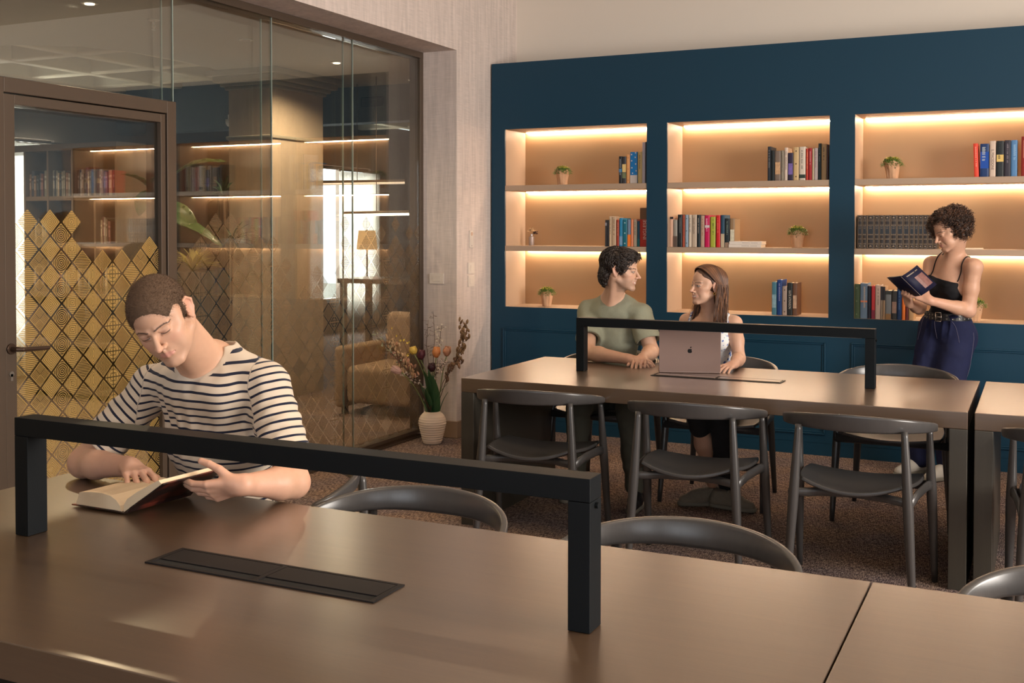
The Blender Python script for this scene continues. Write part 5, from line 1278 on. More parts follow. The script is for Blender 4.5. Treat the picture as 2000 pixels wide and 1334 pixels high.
# ---------------------------------------------------------------- man in the green t-shirt
def man_green():
    O = (-2.27, 6.1, 0); r = thing('person', 'dark wavy-haired man in a grey-green t-shirt smiling at the woman beside him', 'person', O)
    hc = V(-2.188, 5.99, 1.270); Rh = rotmat((.985, .10, -.08), (.08, 0, 1)); s = Sdf(); head(s, hc, Rh, 1.0, smile=.9, open_=1.0, nose=1.2, ears=(1, 1))
    pel, nk = V(-2.27, 6.14, .50), V(-2.262, 6.065, 1.105); shL, shR = V(-2.090, 6.05, 1.012), V(-2.425, 6.09, 1.015)
    elL, elR = V(-2.005, 6.00, .805), V(-2.335, 5.835, .800); wrL, wrR = V(-1.990, 5.80, .790), V(-2.050, 5.735, .788)
    s.cone(hc + Rh @ V(0, -.042, -.055), nk, .050, .056, .03); s.cone(hc + Rh @ V(0, .004, -.075), nk + V(.01, -.045, -.02), .036, .042, .03)
    s.cone(hc + Rh @ V(.056, -.030, -.04), nk + V(.008, -.070, -.035), .011, .011, .03)
    for sh in (shL, shR): s.cone(nk + V(0, 0, .005), sh, .046, .042, .04)
    s.ell((nk + pel) / 2 + V(0, 0, .12), (.13, .07, .17), .05); s.ell(nk + V(0, -.02, -.09), (.14, .07, .07), .04)
    arm(s, shL, elL, wrL, (.050, .042, .042, .027)); arm(s, shR, elR, wrR, (.050, .043, .043, .027))
    tt = hand(s, wrR, (.98, -.12, -.06), (.02, -.30, .95), -1, curl=((.4, .6, .4), (.45, .6, .4), (.5, .65, .4), (.55, .7, .4)), spread=.05, thumb=(.5, .8, -.2))
    tt += hand(s, wrL, (.15, -.95, -.05), (0, 0, 1), 1, curl=(.4, .45, .5, .5), spread=.06, thumb=(.6, .7, -.2))
    col = lambda P: skincol(P, SK * .98, hc, Rh, 1.0, (.04, .025, .02), (.55, .26, .21), 'open', .8, True, ((.25, .17, .13), .38), False, (.2, .1), [(wrR, .2), (elR, .08)], tt)
    organic('body', s, .0030, M_SKIN, r, col, it=1, origin=O)
    hm = hairmat('dark brown wavy hair', sr(38, 28, 24), .4, .4)
    h = Sdf(); h.at(hc, Rh, 1.0)
    h.ell((0, -.026, .052), (.086, .098, .080), .01); h.ell((0, -.082, -.034), (.064, .046, .066), .03); h.ell((0, .035, .085), (.062, .055, .034), .02)
    for x in (-1, 1): h.ell((x * .066, .010, .022), (.016, .026, .040), .01); h.ell((x * .088, .0, -.022), (.026, .026, .032), .004, 1)
    h.at(); h.disp = lambda P: vnoise(P, 46, 2) * .0065 + vnoise(P, 95, 4) * .003
    o = organic('hair', h, .0036, hm, r, it=1, origin=O)
    rr = random.Random(5); mb = MB()
    hv = Sdf(); hv.p = h.p; Pw, Nw = on_surface(hv, hc + Rh @ V(0, -.02, .03), 1500, 5); Ol = np.array(O)
    for p, n_ in zip(Pw[:1100], Nw[:1100]):
        ql = (p - hc) @ Rh; dirl = V(.15 * np.sign(ql[0] + .01), .9 if ql[1] > -.02 else -.35, .1 if ql[1] > 0 else -1); t_ = Rh @ dirl; t_ = nrm(t_ - n_ * np.dot(t_, n_)); sid = np.cross(n_, t_)
        ph = rr.uniform(0, 6); am = rr.uniform(.003, .008); ln = rr.uniform(.030, .055) * (.6 if ql[2] < .0 else 1); pts = []
        for i in range(8):
            u = i / 7; pts.append(Vector(p + n_ * (.003 + .006 * sin(u * 3.1) - .006 * u * u) + t_ * ln * u + sid * am * sin(ph + u * 7) - Ol))
        lock(mb, pts, rr.uniform(.0024, .0042))
    for k in range(14):      # loose curls over the forehead
        x = rr.uniform(-.045, .05); pts = []
        ph = rr.uniform(0, 6)
        for i in range(9):
            u = i / 8; q = np.array([x + .006 * sin(ph + u * 8), .066 + .030 * sin(u * 2.2), .094 - .048 * u * u + .004 * cos(ph + u * 9)]); pts.append(Vector(hc + Rh @ q - np.array(O)))
        lock(mb, pts, .0030)
    mb.build('hair_locks', hm, o, smooth=True)
    t = Sdf(); T, LL = torso(t, pel, nk, shL, shR, 1.0, ex=.014)
    t.ell(nk + V(0, -.02, -.09), (.155, .085, .080), .04)
    el_ = []
    for sh, el in ((shL, elL), (shR, elR)):
        t.cone(nk + V(0, .006, -.008), sh + V(0, -.002, .004), .056, .058, .03); e = sh + (el - sh) * .66; t.cone(sh, e, .067, .077, .03); el_.append((e, nrm(el - sh)))
    for e, d in el_: t.ell(e + d * .052, (.11, .11, .050), .003, 1, frame(d, (0, 1, .1))[:, [0, 2, 1]]); t.cone(e - d * .045, e + d * .05, .056, .058, .003, 1)
    t.ell(nk + V(0, -.040, .020), (.066, .062, .045), .006, 1, frame((0, -1, -.5), (0, 0, 1))); t.cone(nk + V(0, 0, .1), nk + V(0, -.005, -.03), .064, .058, .006, 1)
    t.disp = lambda P: vnoise(P * np.array([1, 1, .5]), 14, 1) * .007 + vnoise(P, 34, 2) * .002
    organic('green_t_shirt', t, .0042, mat('heathered green jersey', sr(142, 144, 126), .92, 0, .15, bump=.3, bscale=500, var=.22, vscale=160, stretch=(1, 1, 3)), r, origin=O)
    br = MB(); a = np.linspace(0, 2 * pi, 25); d = nrm(wrR - elR); s1 = nrm(np.cross(d, (0, 0, 1))); s2 = np.cross(s1, d); c = wrR - d * .012
    br.tube([Vector(c + s1 * cos(t_) * .0295 + s2 * sin(t_) * .0275 - np.array(O)) for t_ in a], .0020, 6, caps=False); br.build('hair_tie_bracelet', M_BLACK, r, smooth=True)
    q = Sdf(); kR, kL = V(-2.335, 5.70, .51), V(-2.03, 5.70, .51); aR, aL = V(-2.34, 5.70, .10), V(-1.97, 5.62, .11)
    q.ell(pel + V(0, .01, .0), (.165, .125, .105), .05)
    for hp, kn, an in ((pel + V(.09, 0, 0), kL, aL), (pel + V(-.09, 0, 0), kR, aR)): q.chain([hp, kn, kn * .4 + an * .6, an], [.088, .070, .058, .052], .03)
    q.disp = lambda P: vnoise(P * np.array([1, 1, 1.8]), 18, 4) * .008
    organic('trousers', q, .006, mat('grey-green chinos', sr(84, 84, 74), .9, bump=.2, bscale=300), r, it=1, origin=O)
    ms = mat('black shoe leather', sr(24, 22, 24), .5)
    sneaker('shoe', (-2.34, 5.745, 0), (-2.345, 5.50, 0), ms, r); sneaker('shoe', (-1.965, 5.67, 0), (-1.93, 5.44, 0), ms, r)
man_green()

# ---------------------------------------------------------------- woman with long hair
def woman_long():
    O = (-1.67, 6.1, 0); r = thing('person', 'smiling woman with long straight brown hair in a white floral top behind the laptop', 'person', O)
    hc = V(-1.672, 5.965, 1.192); S0 = .93; Rh = rotmat((-.66, -.74, .05), (.02, .03, 1)); s = Sdf(); head(s, hc, Rh, S0, fem=True, smile=1.25, open_=1.3, nose=.6)
    pel, nk = V(-1.67, 6.15, .50), V(-1.672, 6.045, 1.040); shL, shR = V(-1.530, 6.03, .985), V(-1.815, 6.06, .985)
    elL, elR = V(-1.492, 5.975, .795), V(-1.84, 5.99, .795); wrL, wrR = V(-1.470, 5.785, .785), V(-1.715, 5.86, .793)
    s.cone(hc + Rh @ V(0, -.04, -.055), nk, .044, .047, .03); s.cone(hc + Rh @ V(0, .00, -.065), nk + V(0, -.04, -.02), .034, .038, .03)
    for sh in (shL, shR): s.cone(nk + V(0, 0, -.002), sh, .036, .034, .04); s.cone(nk + V(0, -.05, -.035), sh + V(0, -.015, .012), .011, .011, .018)
    s.ell((nk + pel) / 2 + V(0, -.01, .08), (.115, .085, .19), .05); s.ell(nk + V(0, -.03, -.085), (.125, .070, .070), .04)
    for x in (-1, 1): s.ell(nk + V(x * .065, -.075, -.150), (.055, .050, .055), .03)
    arm(s, shL, elL, wrL, (.042, .034, .034, .0225)); arm(s, shR, elR, wrR, (.042, .034, .034, .0225))
    tt = hand(s, wrL, (-.28, -.90, -.10), (.10, -.12, 1), 1, curl=((.3, .4, .3), (.32, .42, .3), (.34, .44, .3), (.36, .46, .3)), spread=.10, thumb=(.5, .8, -.2), s=.90, wrad=.022)
    tt += hand(s, wrR, (.25, -.95, -.02), (0, 0, 1), -1, curl=(.35, .4, .4, .45), spread=.08, thumb=(.5, .8, -.2), s=.9, wrad=.022)
    # bare shin of the leg in ripped jeans
    kR, kL = V(-1.640, 5.70, .50), V(-1.52, 5.70, .50); aR, aL = V(-1.600, 5.84, .10), V(-1.530, 5.85, .10)
    s.chain([pel + V(-.08, 0, 0), kR, kR * .62 + aR * .38, aR + V(0, 0, .02)], [.065, .048, .046, .032], .03)
    col = lambda P: skincol(P, SK * V(.98, .97, .97), hc, Rh, S0, (.07, .04, .03), (.60, .24, .22), 'open', 1.1, True, None, True, (-.3, .1), [(wrL, .15)], tt)
    organic('body', s, .0030, M_SKIN, r, col, it=1, origin=O)
    hm = hairmat('long brown hair', sr(74, 48, 34), .3, .4)
    h = Sdf(); h.at(hc, Rh, S0); e = .007
    h.ell((0, -.022, .036), (.074 + e, .094 + e, .084 + e), .01); h.ell((0, .020, .055), (.062, .052, .052), .02)
    h.cone((.050, -.050, .0), (.060, -.055, -.13), .040, .036, .03); h.cone((-.052, -.060, .0), (-.066, -.052, -.14), .040, .036, .03); h.cone((0, -.075, 0), (0, -.070, -.16), .045, .035, .03)
    h.half((0, .066, .060), (0, .80, -.5), .006)
    for x in (-1, 1): h.ell((x * .074, .066, .0), (.045, .060, .052), .004, 1); h.ell((x * .090, -.006, -.020), (.022, .024, .036), .004, 1)
    h.at(); h.disp = lambda P: vnoise(P * np.array([1, 1, .25]), 120, 4) * .0018
    o = organic('hair', h, .0036, hm, r, it=1, origin=O)
    rr = random.Random(9); mb = MB(); mb2 = MB()
    for k in range(560):
        sd = rr.choice((-1, 1)); y0 = rr.uniform(-.085, .074)      # roots along the centre parting
        px = .004 * sd; pts = []; L_ = rr.uniform(.30, .40); fan = rr.uniform(-.5, 1.0)
        for i in range(13):
            u = i / 12
            if u < .42:      # over the skull
                a_ = (u / .42) * R(102); rx, rz = .085, .094
                q = np.array([sd * (px * sd + rx * sin(a_)), y0 - (y0 + .085) * .52 * (u / .42) ** 2.0 - .006, .036 + rz * cos(a_) * math.sqrt(max(.1, 1 - (y0 / .115) ** 2))]); last = q
                w3 = hc + Rh @ (q * S0)
            else:
                f_ = (u - .42) / .58
                w3 = hc + Rh @ (last * S0) + np.array([0, 0, -f_ * L_ * .62]) + (Rh @ np.array([sd * (-.012 + .012 * fan) * f_, (.03 * fan if sd > 0 else .012 * fan) * f_, 0])) + nrm(w_out) * 0 if False else hc + Rh @ (last * S0) + np.array([0.0, -.035 * f_, -f_ * L_ * .62]) + Rh @ np.array([sd * (.004 + .030 * fan) * f_, (.034 * fan + (.02 if sd > 0 else 0)) * f_, 0])
                w3 = w3 + np.array([.004 * sin(k + 5 * f_), .004 * cos(k * 2 + 4 * f_), 0])
            pts.append(Vector(w3 - np.array(O)))
        lock(mb if k % 4 else mb2, pts, rr.uniform(.0022, .0036), 5, .35)
    mb.build('hair_strands', hm, o, smooth=True); mb2.build('hair_strands', hairmat('lighter brown strands', sr(134, 88, 54), .3, .4), o, smooth=True)
    er = MB().tube([Vector(hc + Rh @ (V(-.0785, -.004, -.037) * S0) - np.array(O)) + Vector((.006 * cos(t_), .002 * sin(t_), .006 * sin(t_) - .005)) for t_ in np.linspace(0, 2 * pi, 13)], .0014, 6, caps=False)
    er.build('hoop_earring', mat('gold', sr(220, 170, 90), .25, 1), r, smooth=True)
    # square-neck floral top with wide straps
    m, N, L, P = newmat('white floral cotton'); tc = N.new('ShaderNodeTexCoord'); vo = N.new('ShaderNodeTexVoronoi'); vo.inputs['Scale'].default_value = 42; n = N.new('ShaderNodeTexNoise'); n.inputs['Scale'].default_value = 85
    sm = N.new('ShaderNodeMath'); sm.operation = 'ADD'; ml = N.new('ShaderNodeMath'); ml.operation = 'MULTIPLY'; ml.inputs[1].default_value = .55; L.new(tc.outputs['Object'], vo.inputs['Vector']); L.new(tc.outputs['Object'], n.inputs['Vector']); L.new(n.outputs[0], ml.inputs[0]); L.new(vo.outputs['Distance'], sm.inputs[0]); L.new(ml.outputs[0], sm.inputs[1])
    rp = N.new('ShaderNodeValToRGB'); e_ = rp.color_ramp.elements; e_[0].position = .57; e_[0].color = (*sr(74, 110, 190), 1); e_[1].position = .63; e_[1].color = (*sr(232, 234, 236), 1); L.new(sm.outputs[0], rp.inputs[0]); L.new(rp.outputs[0], P.inputs['Base Color']); P.inputs['Roughness'].default_value = .9
    t = Sdf(); T, LL = torso(t, pel, nk, shL, shR, .96, True, .010)
    for x in (-1, 1): t.ell(nk + V(x * .065, -.075, -.150), (.062, .058, .062), .03)
    t.half(nk + V(0, 0, -.105), (0, .1, 1), .006); t.half(pel + V(0, 0, .05), (0, 0, -1), .01)
    for sh in (shL, shR):
        x = sh + (nk - sh) * .30
        t.cone(V(x[0], x[1] - .062, nk[2] - .125), V(x[0], x[1] - .048, nk[2] - .052), .019, .018, .004); t.cone(V(x[0], x[1] - .048, nk[2] - .052), x + V(0, -.012, .024), .018, .018, .004); t.cone(x + V(0, -.012, .024), V(x[0], x[1] + .05, nk[2] - .11), .018, .02, .006)
    t.disp = lambda P: vnoise(P * np.array([1, 1, .5]), 22, 1) * .004
    organic('floral_top', t, .0040, m, r, origin=O)
    q = Sdf(); q.ell(pel + V(0, .01, .0), (.150, .120, .105), .05)
    q.chain([pel + V(.08, 0, 0), kL, kL * .4 + aL * .6, aL + V(0, 0, .02)], [.080, .058, .050, .042], .03); q.chain([pel + V(-.08, 0, 0), kR + V(0, 0, 0)], [.080, .060], .03); q.cone(kR, kR + V(.004, .02, -.06), .060, .056, .01)
    q.disp = lambda P: vnoise(P * np.array([1, 1, 1.8]), 18, 4) * .004
    organic('black_jeans', q, .006, mat('black denim', sr(24, 24, 28), .9), r, it=1, origin=O)
    ms = mat('beige knit sneaker', sr(128, 120, 108), .85, bump=.5, bscale=220, var=.15, vscale=60)
    sneaker('sneaker', (-1.575, 5.845, 0), (-1.765, 5.74, 0), ms, r); sneaker('sneaker', (-1.570, 5.80, .0), (-1.345, 5.765, 0), ms, r)
woman_long()

# ---------------------------------------------------------------- standing woman with curly hair
def woman_curly():
    O = (-.50, 7.10, 0); r = thing('person', 'curly-haired woman in a black camisole and blue jeans standing reading against the bookcase', 'person', O)
    S0 = .95; hc = V(-.475, 6.880, 1.500); Rh = rotmat((-.80, -.52, -.36), (-.30, -.16, .92)); s = Sdf(); head(s, hc, Rh, S0, fem=True, smile=.15, nose=.8)
    pel, nk = V(-.50, 7.14, .90), V(-.455, 6.985, 1.345); shL, shR = V(-.345, 6.905, 1.290), V(-.585, 7.055, 1.298)
    elL, elR = V(-.372, 6.905, 1.035), V(-.650, 6.99, 1.035); wrL, wrR = V(-.572, 6.745, 1.098), V(-.688, 6.80, 1.075)
    s.cone(hc + Rh @ V(0, -.04, -.055), nk, .044, .048, .03); s.cone(hc + Rh @ V(0, .0, -.068), nk + V(-.02, -.03, -.02), .036, .040, .03)
    T, LL = torso(s, pel, nk, shL, shR, .95, True, 0.0)
    for sh in (shL, shR): s.cone(nk + V(0, 0, -.002), sh, .038, .038, .04); s.cone(nk + T @ V(0, .05, -.035), sh + T @ V(0, .015, .014), .011, .011, .018); s.ell(sh, (.048, .048, .048), .02)
    for x in (-1, 1): s.ell(nk + T @ V(x * .066, .080, -.170), (.058, .052, .060), .03)
    arm(s, shL, elL, wrL, (.047, .040, .038, .0235)); arm(s, shR, elR, wrR, (.045, .036, .036, .0235))
    tt = hand(s, wrL, (-.82, -.12, .50), (.35, -.90, .25), 1, curl=((.12, .25, .15), (.15, .28, .18), (.2, .3, .2), (.25, .35, .25)), spread=.09, thumb=(.85, .5, -.25), s=.93, wrad=.0225, tb=(.1, .1))
    tt += hand(s, wrR, (-.10, -.75, .60), (-.45, -.45, -.5), -1, curl=((.6, .8, .4), (.65, .8, .4), (.7, .8, .4), (.75, .8, .4)), spread=.04, thumb=(.5, .8, -.3), s=.93, wrad=.0225)
    col = lambda P: skincol(P, SK * V(.98, .93, .90), hc, Rh, S0, (.04, .025, .02), (.56, .24, .21), 'down', .15, False, None, True, (0, 0), [(elL, .08), (wrL, .15)], tt)
    organic('body', s, .0032, M_SKIN, r, col, it=1, origin=O)
    hm = hairmat('dark curly hair', sr(52, 36, 28), .5, .4)
    h = Sdf(); h.at(hc, Rh, S0); h.ell((0, -.045, .045), (.098, .100, .088), .01); h.ell((.060, .035, .04), (.045, .060, .060), .02); h.ell((0, .02, .095), (.070, .060, .035), .02); h.ell((-.070, -.045, -.005), (.034, .050, .055), .02)
    h.ell((-.085, .075, .0), (.052, .075, .070), .006, 1); h.ell((0, .105, -.02), (.052, .055, .085), .006, 1); h.half((0, 0, -.075), (0, -.2, -1), .01)
    h.at(); h.disp = lambda P: vnoise(P, 60, 2) * .008
    o = organic('hair', h, .0042, hm, r, it=1, origin=O)
    rr = random.Random(11); mb = MB(); mb2 = MB()
    hv = Sdf(); hv.p = h.p; Pw, Nw = on_surface(hv, hc + Rh @ V(0, -.03, .04), 2100, 6, .22, .1); Ol = np.array(O)
    for k, (p, n_) in enumerate(zip(Pw, Nw)):
        ql = ((p - hc) @ Rh) / S0
        if ql[1] > .062 and ql[2] < .062 and ql[0] < .050: continue
        if ql[1] > .02 and ql[2] < .035 and ql[0] < -.02: continue
        v = Vector(n_); ax = (v * .55 + Vector((0, 0, -.7)) + rand_dir(rr) * .6).normalized(); a1 = ax.orthogonal().normalized(); a2 = ax.cross(a1)
        R0 = rr.uniform(.0050, .0090); ln = rr.uniform(.022, .042); tn = rr.uniform(1.2, 2.3); ph = rr.uniform(0, 6); pts = []; c = Vector(p - Ol) + v * rr.uniform(-.004, .012)
        for i in range(14):
            u = i / 13; pts.append(c + ax * (u - .4) * ln + (a1 * cos(ph + u * tn * 6.28) + a2 * sin(ph + u * tn * 6.28)) * R0 * (1 - .2 * u))
        lock(mb if k % 3 else mb2, pts, rr.uniform(.0015, .0026), 4, .5)
    mb.build('hair_curls', hm, o, smooth=True); mb2.build('hair_curls', hairmat('brown curl highlights', sr(98, 66, 46), .4, .4), o, smooth=True)
    # camisole
    t = Sdf(); torso(t, pel, nk, shL, shR, .95, True, .006)
    for x in (-1, 1): t.ell(nk + T @ V(x * .066, .080, -.170), (.064, .058, .066), .03)
    t.half(nk + T @ V(0, .05, -.125), nrm(T @ V(0, -.25, 1)), .006)
    for sh in (shL, shR):
        a_ = frame((0, 0, 1), T[:, 1]); t.ell(sh + T @ V(0, .02, -.105), (.055, .075, .085), .01, 1, T)
    t.half(V(0, 0, .978), (0, 0, -1), .004)
    t.disp = lambda P: vnoise(P * np.array([1, 1, 2.5]), 26, 1) * .0025
    mk = mat('black jersey', sr(22, 23, 28), .85, 0, .3, bump=.3, bscale=400)
    organic('camisole', t, .0042, mk, r, origin=O)
    B = Sdf(); B.p = s.p
    def surf(p, n):      # push a point out to the skin
        p = np.array(p, float)
        for _ in range(14):
            d_ = float(B.ev(p[None])[0]); p = p + n * (.0022 - d_)
        return p
    st_ = MB()
    for sh, sg in ((shL, -1), (shR, 1)):
        pts = []
        for a_ in np.linspace(-.35, 1.15, 16) * pi * .5:
            base = nk + (sh - nk) * .62 + T @ V(0, 0, -.075); d_ = nrm(T @ V(0, cos(a_), sin(a_)) + (T @ V(0, 0, 1)) * .35); d_ = nrm(T @ V(0, cos(a_ + .25), sin(a_ + .25)))
            pts.append(Vector(surf(base, d_) - np.array(O)))
        st_.tube(pts, .0032, 6)
    st_.build('shoulder_straps', mk, r, smooth=True)
    # belt with eyelets, jeans
    bz = .985; ring = []
    for a_ in np.linspace(0, 2 * pi, 49)[:-1]:
        d_ = T[:, 0] * cos(a_) + T[:, 1] * sin(a_); d_ = nrm(d_ * V(1, 1, 0)); c = V(pel[0] + (nk - pel)[0] * .18, pel[1] + (nk - pel)[1] * .18, bz); ring.append((surf(c + d_ * .10, d_) + d_ * .012, d_))
    bl = MB(); vs = []
    for (p, d_) in ring:
        for dz, dd in ((-.021, 0), (-.021, .004), (.021, .004), (.021, 0)): vs.append(Vector(p + d_ * dd + V(0, 0, dz)) - Vector(O))
    n_ = len(ring); bl.add(vs, [(i * 4 + j, ((i + 1) % n_) * 4 + j, ((i + 1) % n_) * 4 + (j + 1) % 4, i * 4 + (j + 1) % 4) for i in range(n_) for j in range(4)]); belt = bl.build('belt', mat('black leather', sr(20, 20, 22), .45), r, smooth=False)
    ms_ = mat('steel eyelet', sr(200, 196, 188), .25, 1); ey = MB(); bk = MB()
    for i, (p, d_) in enumerate(ring):
        sd = nrm(np.cross((0, 0, 1), d_)); 
        if i % 2 == 0 and i != 14:
            for dz in (-.010, .010):
                c = p + d_ * .0045 + V(0, 0, dz); ey.tube([Vector(c + (sd * cos(q) + V(0, 0, 1) * sin(q)) * .0042 - np.array(O)) for q in np.linspace(0, 2 * pi, 9)], .0013, 5, caps=False)
        if i == 13:
            for (u0, w0), (u1, w1) in (((-.018, -.026), (.018, -.026)), ((.018, -.026), (.018, .026)), ((.018, .026), (-.018, .026)), ((-.018, .026), (-.018, -.026)), ((-.018, 0), (.018, 0))):
                bk.tube([Vector(p + d_ * .0075 + sd * u0 + V(0, 0, w0) - np.array(O)), Vector(p + d_ * .0075 + sd * u1 + V(0, 0, w1) - np.array(O))], .0028, 8)
    ey.build('eyelets', ms_, belt, smooth=True); bk.build('buckle', ms_, belt, smooth=True)
    q = Sdf(); torso(q, pel, nk, shL, shR, .98, True, .010); q.half(V(0, 0, .992), (0, 0, 1), .004)
    kL, kR = V(-.500, 7.01, .50), V(-.640, 7.09, .50); aL, aR = V(-.475, 7.08, .12), V(-.650, 7.16, .12)
    q.ell(pel + T @ V(0, -.045, -.03), (.155, .095, .12), .05, 0, T)
    q.chain([pel + T @ V(-.085, 0, -.03), kL, aL], [.100, .082, .078], .04); q.chain([pel + T @ V(.085, .0, -.03), kR, aR], [.100, .082, .078], .04)
    def fold(P):
        f = vnoise(P * np.array([1, 1, .6]), 15, 3) * .007 + vnoise(P, 40, 5) * .002
        u = (P - pel) @ T[:, 0]; y = (P - pel) @ T[:, 1]; z = P[..., 2]
        for c in (-.075, -.035, .035, .075): f = f - (y > 0) * .007 * np.exp(-((u - c - (.97 - z) * c * .5) / .007) ** 2) * np.exp(-((z - .93) / .07) ** 2)
        return f
    q.disp = fold
    jm = mat('indigo denim', sr(30, 35, 66), .85, 0, .25, bump=.4, bscale=380, var=.25, vscale=14); j = organic('jeans', q, .0048, jm, r, it=1, origin=O)
    sm_ = MB(); JB = Sdf(); JB.p = q.p; JB.disp = fold
    def js(p, n):
        p = np.array(p, float)
        for _ in range(16): p = p + n * (.0012 - float(JB.ev(p[None])[0]))
        return Vector(p - np.array(O))
    for u0, z0, u1, z1 in ((-.115, .975, -.145, .84), (.115, .975, .145, .84), (0, .975, 0, .86), (-.155, .9, -.15, .55)):
        sm_.tube([js(pel + T @ V(u0 + (u1 - u0) * t_, .06 if abs(u0) < .15 else .0, 0) * V(1, 1, 0) + V(0, 0, z0 + (z1 - z0) * t_ - pel[2]), T[:, 1] if abs(u0) < .15 else -T[:, 0]) for t_ in np.linspace(0, 1, 10)], .0011, 5)
    sm_.build('stitching', mat('pale stitching', sr(110, 108, 130), .8), j, smooth=True)
    ms = mat('white canvas shoe', sr(190, 186, 178), .8); sneaker('shoe', (-.47, 7.11, 0), (-.60, 6.91, 0), ms, r); sneaker('shoe', (-.645, 7.19, 0), (-.78, 7.00, 0), ms, r)
woman_curly()
def held_book():
    A, D = Vector((-.715, 6.625, 1.240)), Vector((-.612, 6.690, 1.128)); r = thing('held_book', 'small dark blue paperback held open by the standing woman', 'book', A)
    sp = D - A; c1 = Vector((.070, .075, .058)); c2 = Vector((-.085, .085, -.012)); mc = mat('navy paperback cover', sr(22, 24, 50), .6, 0, .25); mp = mat('paper', sr(214, 200, 176), .8)
    for c, bend in ((c1, .010), (c2, .004)):
        c = c.normalized() * .128; n = sp.cross(c).normalized(); n = n if n.y > 0 else -n
        g = [[sp * t + c * u - n * bend * sin(u * pi) for u in (0, .2, .4, .6, .8, 1)] for t in (0, .5, 1)]
        MB().sheet(g, thick=.0012).build('cover', mc, r, smooth=True)
        g2 = [[sp * (t * .98 + .01) + c * u * .97 - n * bend * sin(u * pi) + n * .0075 for u in (0, .2, .4, .6, .8, 1)] for t in (0, .5, 1)]
        MB().sheet(g2, thick=.005 if bend > .005 else .003).build('pages', mp, r)
    c = c1.normalized() * .128; n = sp.cross(c1).normalized(); n = n if n.y > 0 else -n
    g = [[sp * t + c * u - n * .010 * sin(u * pi) - n * .0016 for u in (.38, .55, .72, .9)] for t in (.30, .55, .85)]
    MB().sheet(g, thick=.0003).build('cover_picture', mat('brownish cover portrait', sr(128, 88, 82), .4, var=.45, vscale=60), r)
    g = [[sp * t + c * u - n * .010 * sin(u * pi) - n * .0016 for u in (.15, .3, .5, .8)] for t in (.10, .14)]
    MB().sheet(g, thick=.0003).build('cover_title', mat('dull gold print', sr(120, 104, 88), .5), r)
held_book()

# ---------------------------------------------------------------- laptop
def laptop():
    r = thing('laptop', 'open silver laptop with a black fruit emblem, standing on the far table', 'laptop', (-1.656, 5.585, .7505), math.atan2(.104, .304))
    ms = mat('rose-grey aluminium', sr(160, 134, 124), .38, .65); mk = mat('black keys', sr(22, 22, 24), .6)
    b = MB().box(-.16, .16, .004, .225, 0, .010); b.build('base', ms, r, bevel=.003)
    k = MB()
    for i in range(14):
        for j in range(5): k.box(-.140 + i * .0202, -.123 + i * .0202, .030 + j * .0200, .047 + j * .0200, .0102, .0112)
    k.build('keyboard', mk, r)
    T = Matrix.Translation((0, .004, .010)) @ Matrix.Rotation(R(-8), 4, 'X') if False else Matrix.Translation((0, .004, .008)) @ Matrix.Rotation(R(6), 4, 'X')
    # rounded lid
    W_, H_, rr = .16, .232, .011; poly = []
    for cx, cz, a0 in ((W_ - rr, H_ - rr, 0), (-W_ + rr, H_ - rr, 90), (-W_ + .004, .004, 180), (W_ - .004, .004, 270)):
        q = rr if cz > .1 else .004
        for t in range(0, 91, 15): poly.append((cx + q * cos(R(a0 + t)), cz + q * sin(R(a0 + t))))
    TT = T @ Matrix(((1, 0, 0, 0), (0, 0, 1, 0), (0, 1, 0, 0), (0, 0, 0, 1)))
    MB().prism(poly, -.0055, 0, TT).build('lid', ms, r, bevel=.001)
    scr = [(x * .965, .008 + z * .955) for x, z in poly]; MB().prism(scr, 0, .0006, TT).build('screen', mat('lit screen', sr(40, 44, 52), .2, emit=(.75, .8, .9), es=.25), r)
    # emblem: apple outline with a bite, and a leaf
    def ap(t):      # closed outline, t in degrees
        a = R(t); rad = 1 + .10 * abs(cos(a)) ** 2 - .16 * math.exp(-((t - 90) / 16) ** 2) - .10 * math.exp(-((t - 270) / 14) ** 2); return rad * cos(a) * .88, rad * sin(a) * .95
    out = []
    for t in range(0, 360, 6):
        x, z = ap(t); dx, dz = x - 1.02, z - .16; d = math.hypot(dx, dz)
        if d < .36: s_ = .36 / max(d, 1e-6); x, z = 1.02 + dx * s_, .16 + dz * s_; x = min(x, 1.02 - .0)
        out.append((x * .0125, .112 + z * .0125))
    sg = MB(); sg.prism(out, -.0060, -.0056, TT)
    lf = [(.001 + .0075 * t_ * 1.0 + .0028 * sin(pi * t_) * (1 if q else -1), .1275 + .0075 * t_ - .0022 * sin(pi * t_) * (1 if q else -1)) for q in (0, 1) for t_ in ([0, .25, .5, .75, 1] if q == 0 else [.75, .5, .25])]
    sg.prism(lf, -.0060, -.0056, TT); sg.build('lid_emblem', mat('mirror black', sr(18, 18, 20), .2, .3), r)
laptop()
# ---------------------------------------------------------------- floor vase and its flowers
VX, VY = -3.838, 6.660; VT = .226
r = thing('floor_vase', 'cream ribbed ceramic vase with flowers on the carpet by the glass wall', 'vase', (VX, VY, .001))
pr = []
for k in range(61):
    u = k / 60; z = .002 + u * .222; rr = .062 + .036 * min(1, u / .62) ** .8 if u < .62 else .098 - .044 * ((u - .62) / .38) ** 2.6
    rr += .0012 * sin(u * 2 * pi * 13) * (1 if .08 < u < .86 else .2); pr.append((rr, z))
pr = [(0, .001)] + pr + [(.050, .226), (.046, .224), (.048, .19), (.06, .12), (0, .10)]
MB().lathe(pr, n=56).build('body', mat('cream ribbed ceramic', sr(232, 212, 192), .6, bump=.1, bscale=80), r, smooth=True)
M_STEM = mat('green stem', sr(120, 130, 78), .6); M_TL = mat('tulip leaf', sr(58, 96, 58), .45, var=.25, vscale=14); M_TWIG = mat('brown twig', sr(84, 62, 46), .85)
base = Vector((VX, VY, VT))
